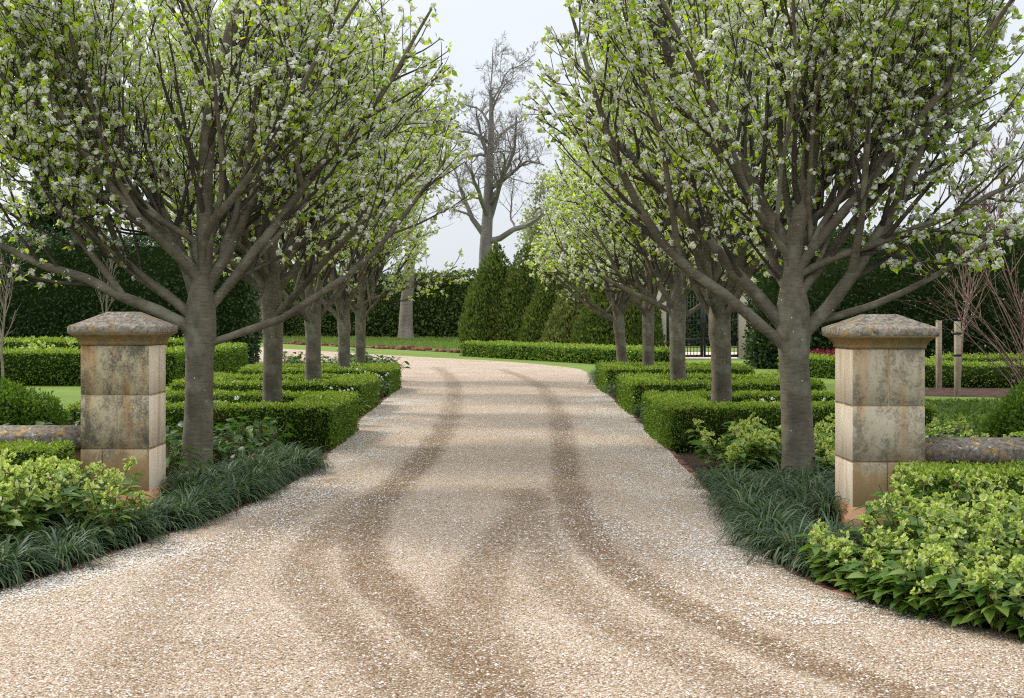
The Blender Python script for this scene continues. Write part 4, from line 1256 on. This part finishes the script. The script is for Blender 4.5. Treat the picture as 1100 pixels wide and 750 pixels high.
# ------------------------------------------------------------------ iron gate with piers
def gate():
    y = 57.0; x0, x1 = (716 - CX) * y / F, (795 - CX) * y / F; H = 2.9
    t = thing('iron_gate', 'double black iron lattice gate between pale stone piers', 'gate', ((x0 + x1) / 2, y, 0)); w = (x1 - x0) / 2
    for s in (-1, 1):
        fr = MB(); a, b = (-w, -0.01) if s < 0 else (0.01, w); th = 0.045
        fr.box((a, -th, 0.06), (a + 0.09, th, H)); fr.box((b - 0.09, -th, 0.06), (b, th, H))
        fr.box((a + .09, -th + .004, 0.06), (b - .09, th - .004, 0.16)); fr.box((a + .09, -th + .004, H - 0.1), (b - .09, th - .004, H)); fr.box((a + .09, -th + .004, 0.72), (b - .09, th - .004, 0.86))
        o = fr.build('gate_leaf', M['iron'], t)
        la = MB()
        for x in np.arange(a + 0.2, b - 0.1, 0.135): la.box((x - 0.014, -0.014, 0.1), (x + 0.014, 0.014, H - 0.03))
        for z in np.arange(0.3, H - 0.1, 0.16):
            if abs(z - 0.79) > 0.1: la.box((a + 0.08, -0.017, z - 0.012), (b - 0.08, 0.017, z + 0.012))
        la.build('lattice', M['iron'], o)
    for xp, lab in ((707.5, 'pale stone pier on the conifer side of the iron gate'), (800.5, 'pale stone pier at the dark hedge side of the iron gate')):
        px_ = (xp - CX) * y / F; p = thing('gate_pier', lab, 'pier', (px_, y, 0), 0, 'stone piers of the iron gate')
        MB().box((-0.29, -0.29, 0), (0.29, 0.29, 3.1), 0, 0.015).build('shaft', M['pier'], p)
        c = MB(); loft(c, [ring_pts(0.3, 3.1), ring_pts(0.38, 3.18), ring_pts(0.38, 3.26), ring_pts(0.1, 3.45)]); c.build('cap', M['pier'], p)
    sheet('path', [(x0 + .1, 56.2), (x1 - .1, 56.2), (x1 + .6, 63), (x1 + 3.5, 69), (x0 - 1, 69), (x0 - .5, 63)], M['pathm'], 0.004)


gate()

# ------------------------------------------------------------------ camera, sun, sky
sc = bpy.context.scene
cam = bpy.data.cameras.new('camera'); co = bpy.data.objects.new('camera', cam); C.objects.link(co)
co.location = (0, 0, EYE); co.rotation_euler = (pi / 2, 0, 0)
cam.sensor_fit = 'HORIZONTAL'; cam.sensor_width = 36; cam.lens = 36 * F / 1100
cam.shift_x = (550 - CX) / 1100; cam.shift_y = -(375 - HZ) / 1100
cam.clip_start = 0.1; cam.clip_end = 3000
cam.dof.use_dof = True; cam.dof.focus_distance = 12; cam.dof.aperture_fstop = 11
sc.camera = co

SUN_EL, SUN_AZ = R(42), math.atan2(0.55, -0.83)     # direction towards the sun: left and ahead
sd = np.array([math.cos(SUN_AZ) * math.cos(SUN_EL), math.sin(SUN_AZ) * math.cos(SUN_EL), math.sin(SUN_EL)])
sun = bpy.data.lights.new('sun', 'SUN'); sun.energy = 2.6; sun.angle = R(9); sun.color = (1, 0.94, 0.85)
so = bpy.data.objects.new('sun', sun); C.objects.link(so)
from mathutils import Vector
so.rotation_euler = Vector(-sd).to_track_quat('-Z', 'Y').to_euler(); so.location = (-20, 20, 30)

w = bpy.data.worlds.new('World'); sc.world = w; w.use_nodes = True
nt = w.node_tree; nt.nodes.clear()
wo = nt.nodes.new('ShaderNodeOutputWorld')
sky = nt.nodes.new('ShaderNodeTexSky'); sky.sky_type = 'NISHITA'; sky.sun_disc = False
sky.sun_elevation = SUN_EL; sky.sun_rotation = math.atan2(sd[0], sd[1]); sky.dust_density = 4; sky.air_density = 1.2
b1 = nt.nodes.new('ShaderNodeBackground'); b1.inputs[1].default_value = 0.1; nt.links.new(sky.outputs[0], b1.inputs[0])
# thin bright overcast
b2 = nt.nodes.new('ShaderNodeBackground'); b2.inputs[1].default_value = 1.0
tc = nt.nodes.new('ShaderNodeTexCoord')
cl = ramp(nt, noise(nt, mapping(nt, tc.outputs['Generated'], (1, 1, 2.5)), 2.2, 5, 0.55), [(0.3, (0.9, 0.93, 0.99)), (0.7, (1.0, 1.0, 1.0))])
sep = nt.nodes.new('ShaderNodeSeparateXYZ'); nt.links.new(tc.outputs['Generated'], sep.inputs[0])
# an overcast sky is brighter overhead than at the horizon
zen = ramp(nt, sep.outputs[2], [(0.0, (0.335, 0.347, 0.366)), (0.28, (0.38, 0.392, 0.41)), (1.0, (0.95, 0.96, 1.0))])
nt.links.new(mixc(nt, 1.0, cl, zen, 'MULTIPLY'), b2.inputs[0]); b2.inputs[1].default_value = 2.45
mx = nt.nodes.new('ShaderNodeMixShader'); mx.inputs[0].default_value = 0.8
nt.links.new(b1.outputs[0], mx.inputs[1]); nt.links.new(b2.outputs[0], mx.inputs[2]); nt.links.new(mx.outputs[0], wo.inputs[0])

vs = sc.view_settings
sc.display_settings.display_device = 'sRGB'
vs.view_transform = 'Standard'; vs.look = 'None'; vs.exposure = 0.2; vs.gamma = 1; vs.use_curve_mapping = False
sc.render.engine = 'CYCLES'
sc.cycles.max_bounces = 8; sc.cycles.transparent_max_bounces = 8
sc.cycles.use_denoising = False
sc.cycles.filter_width = 1.15
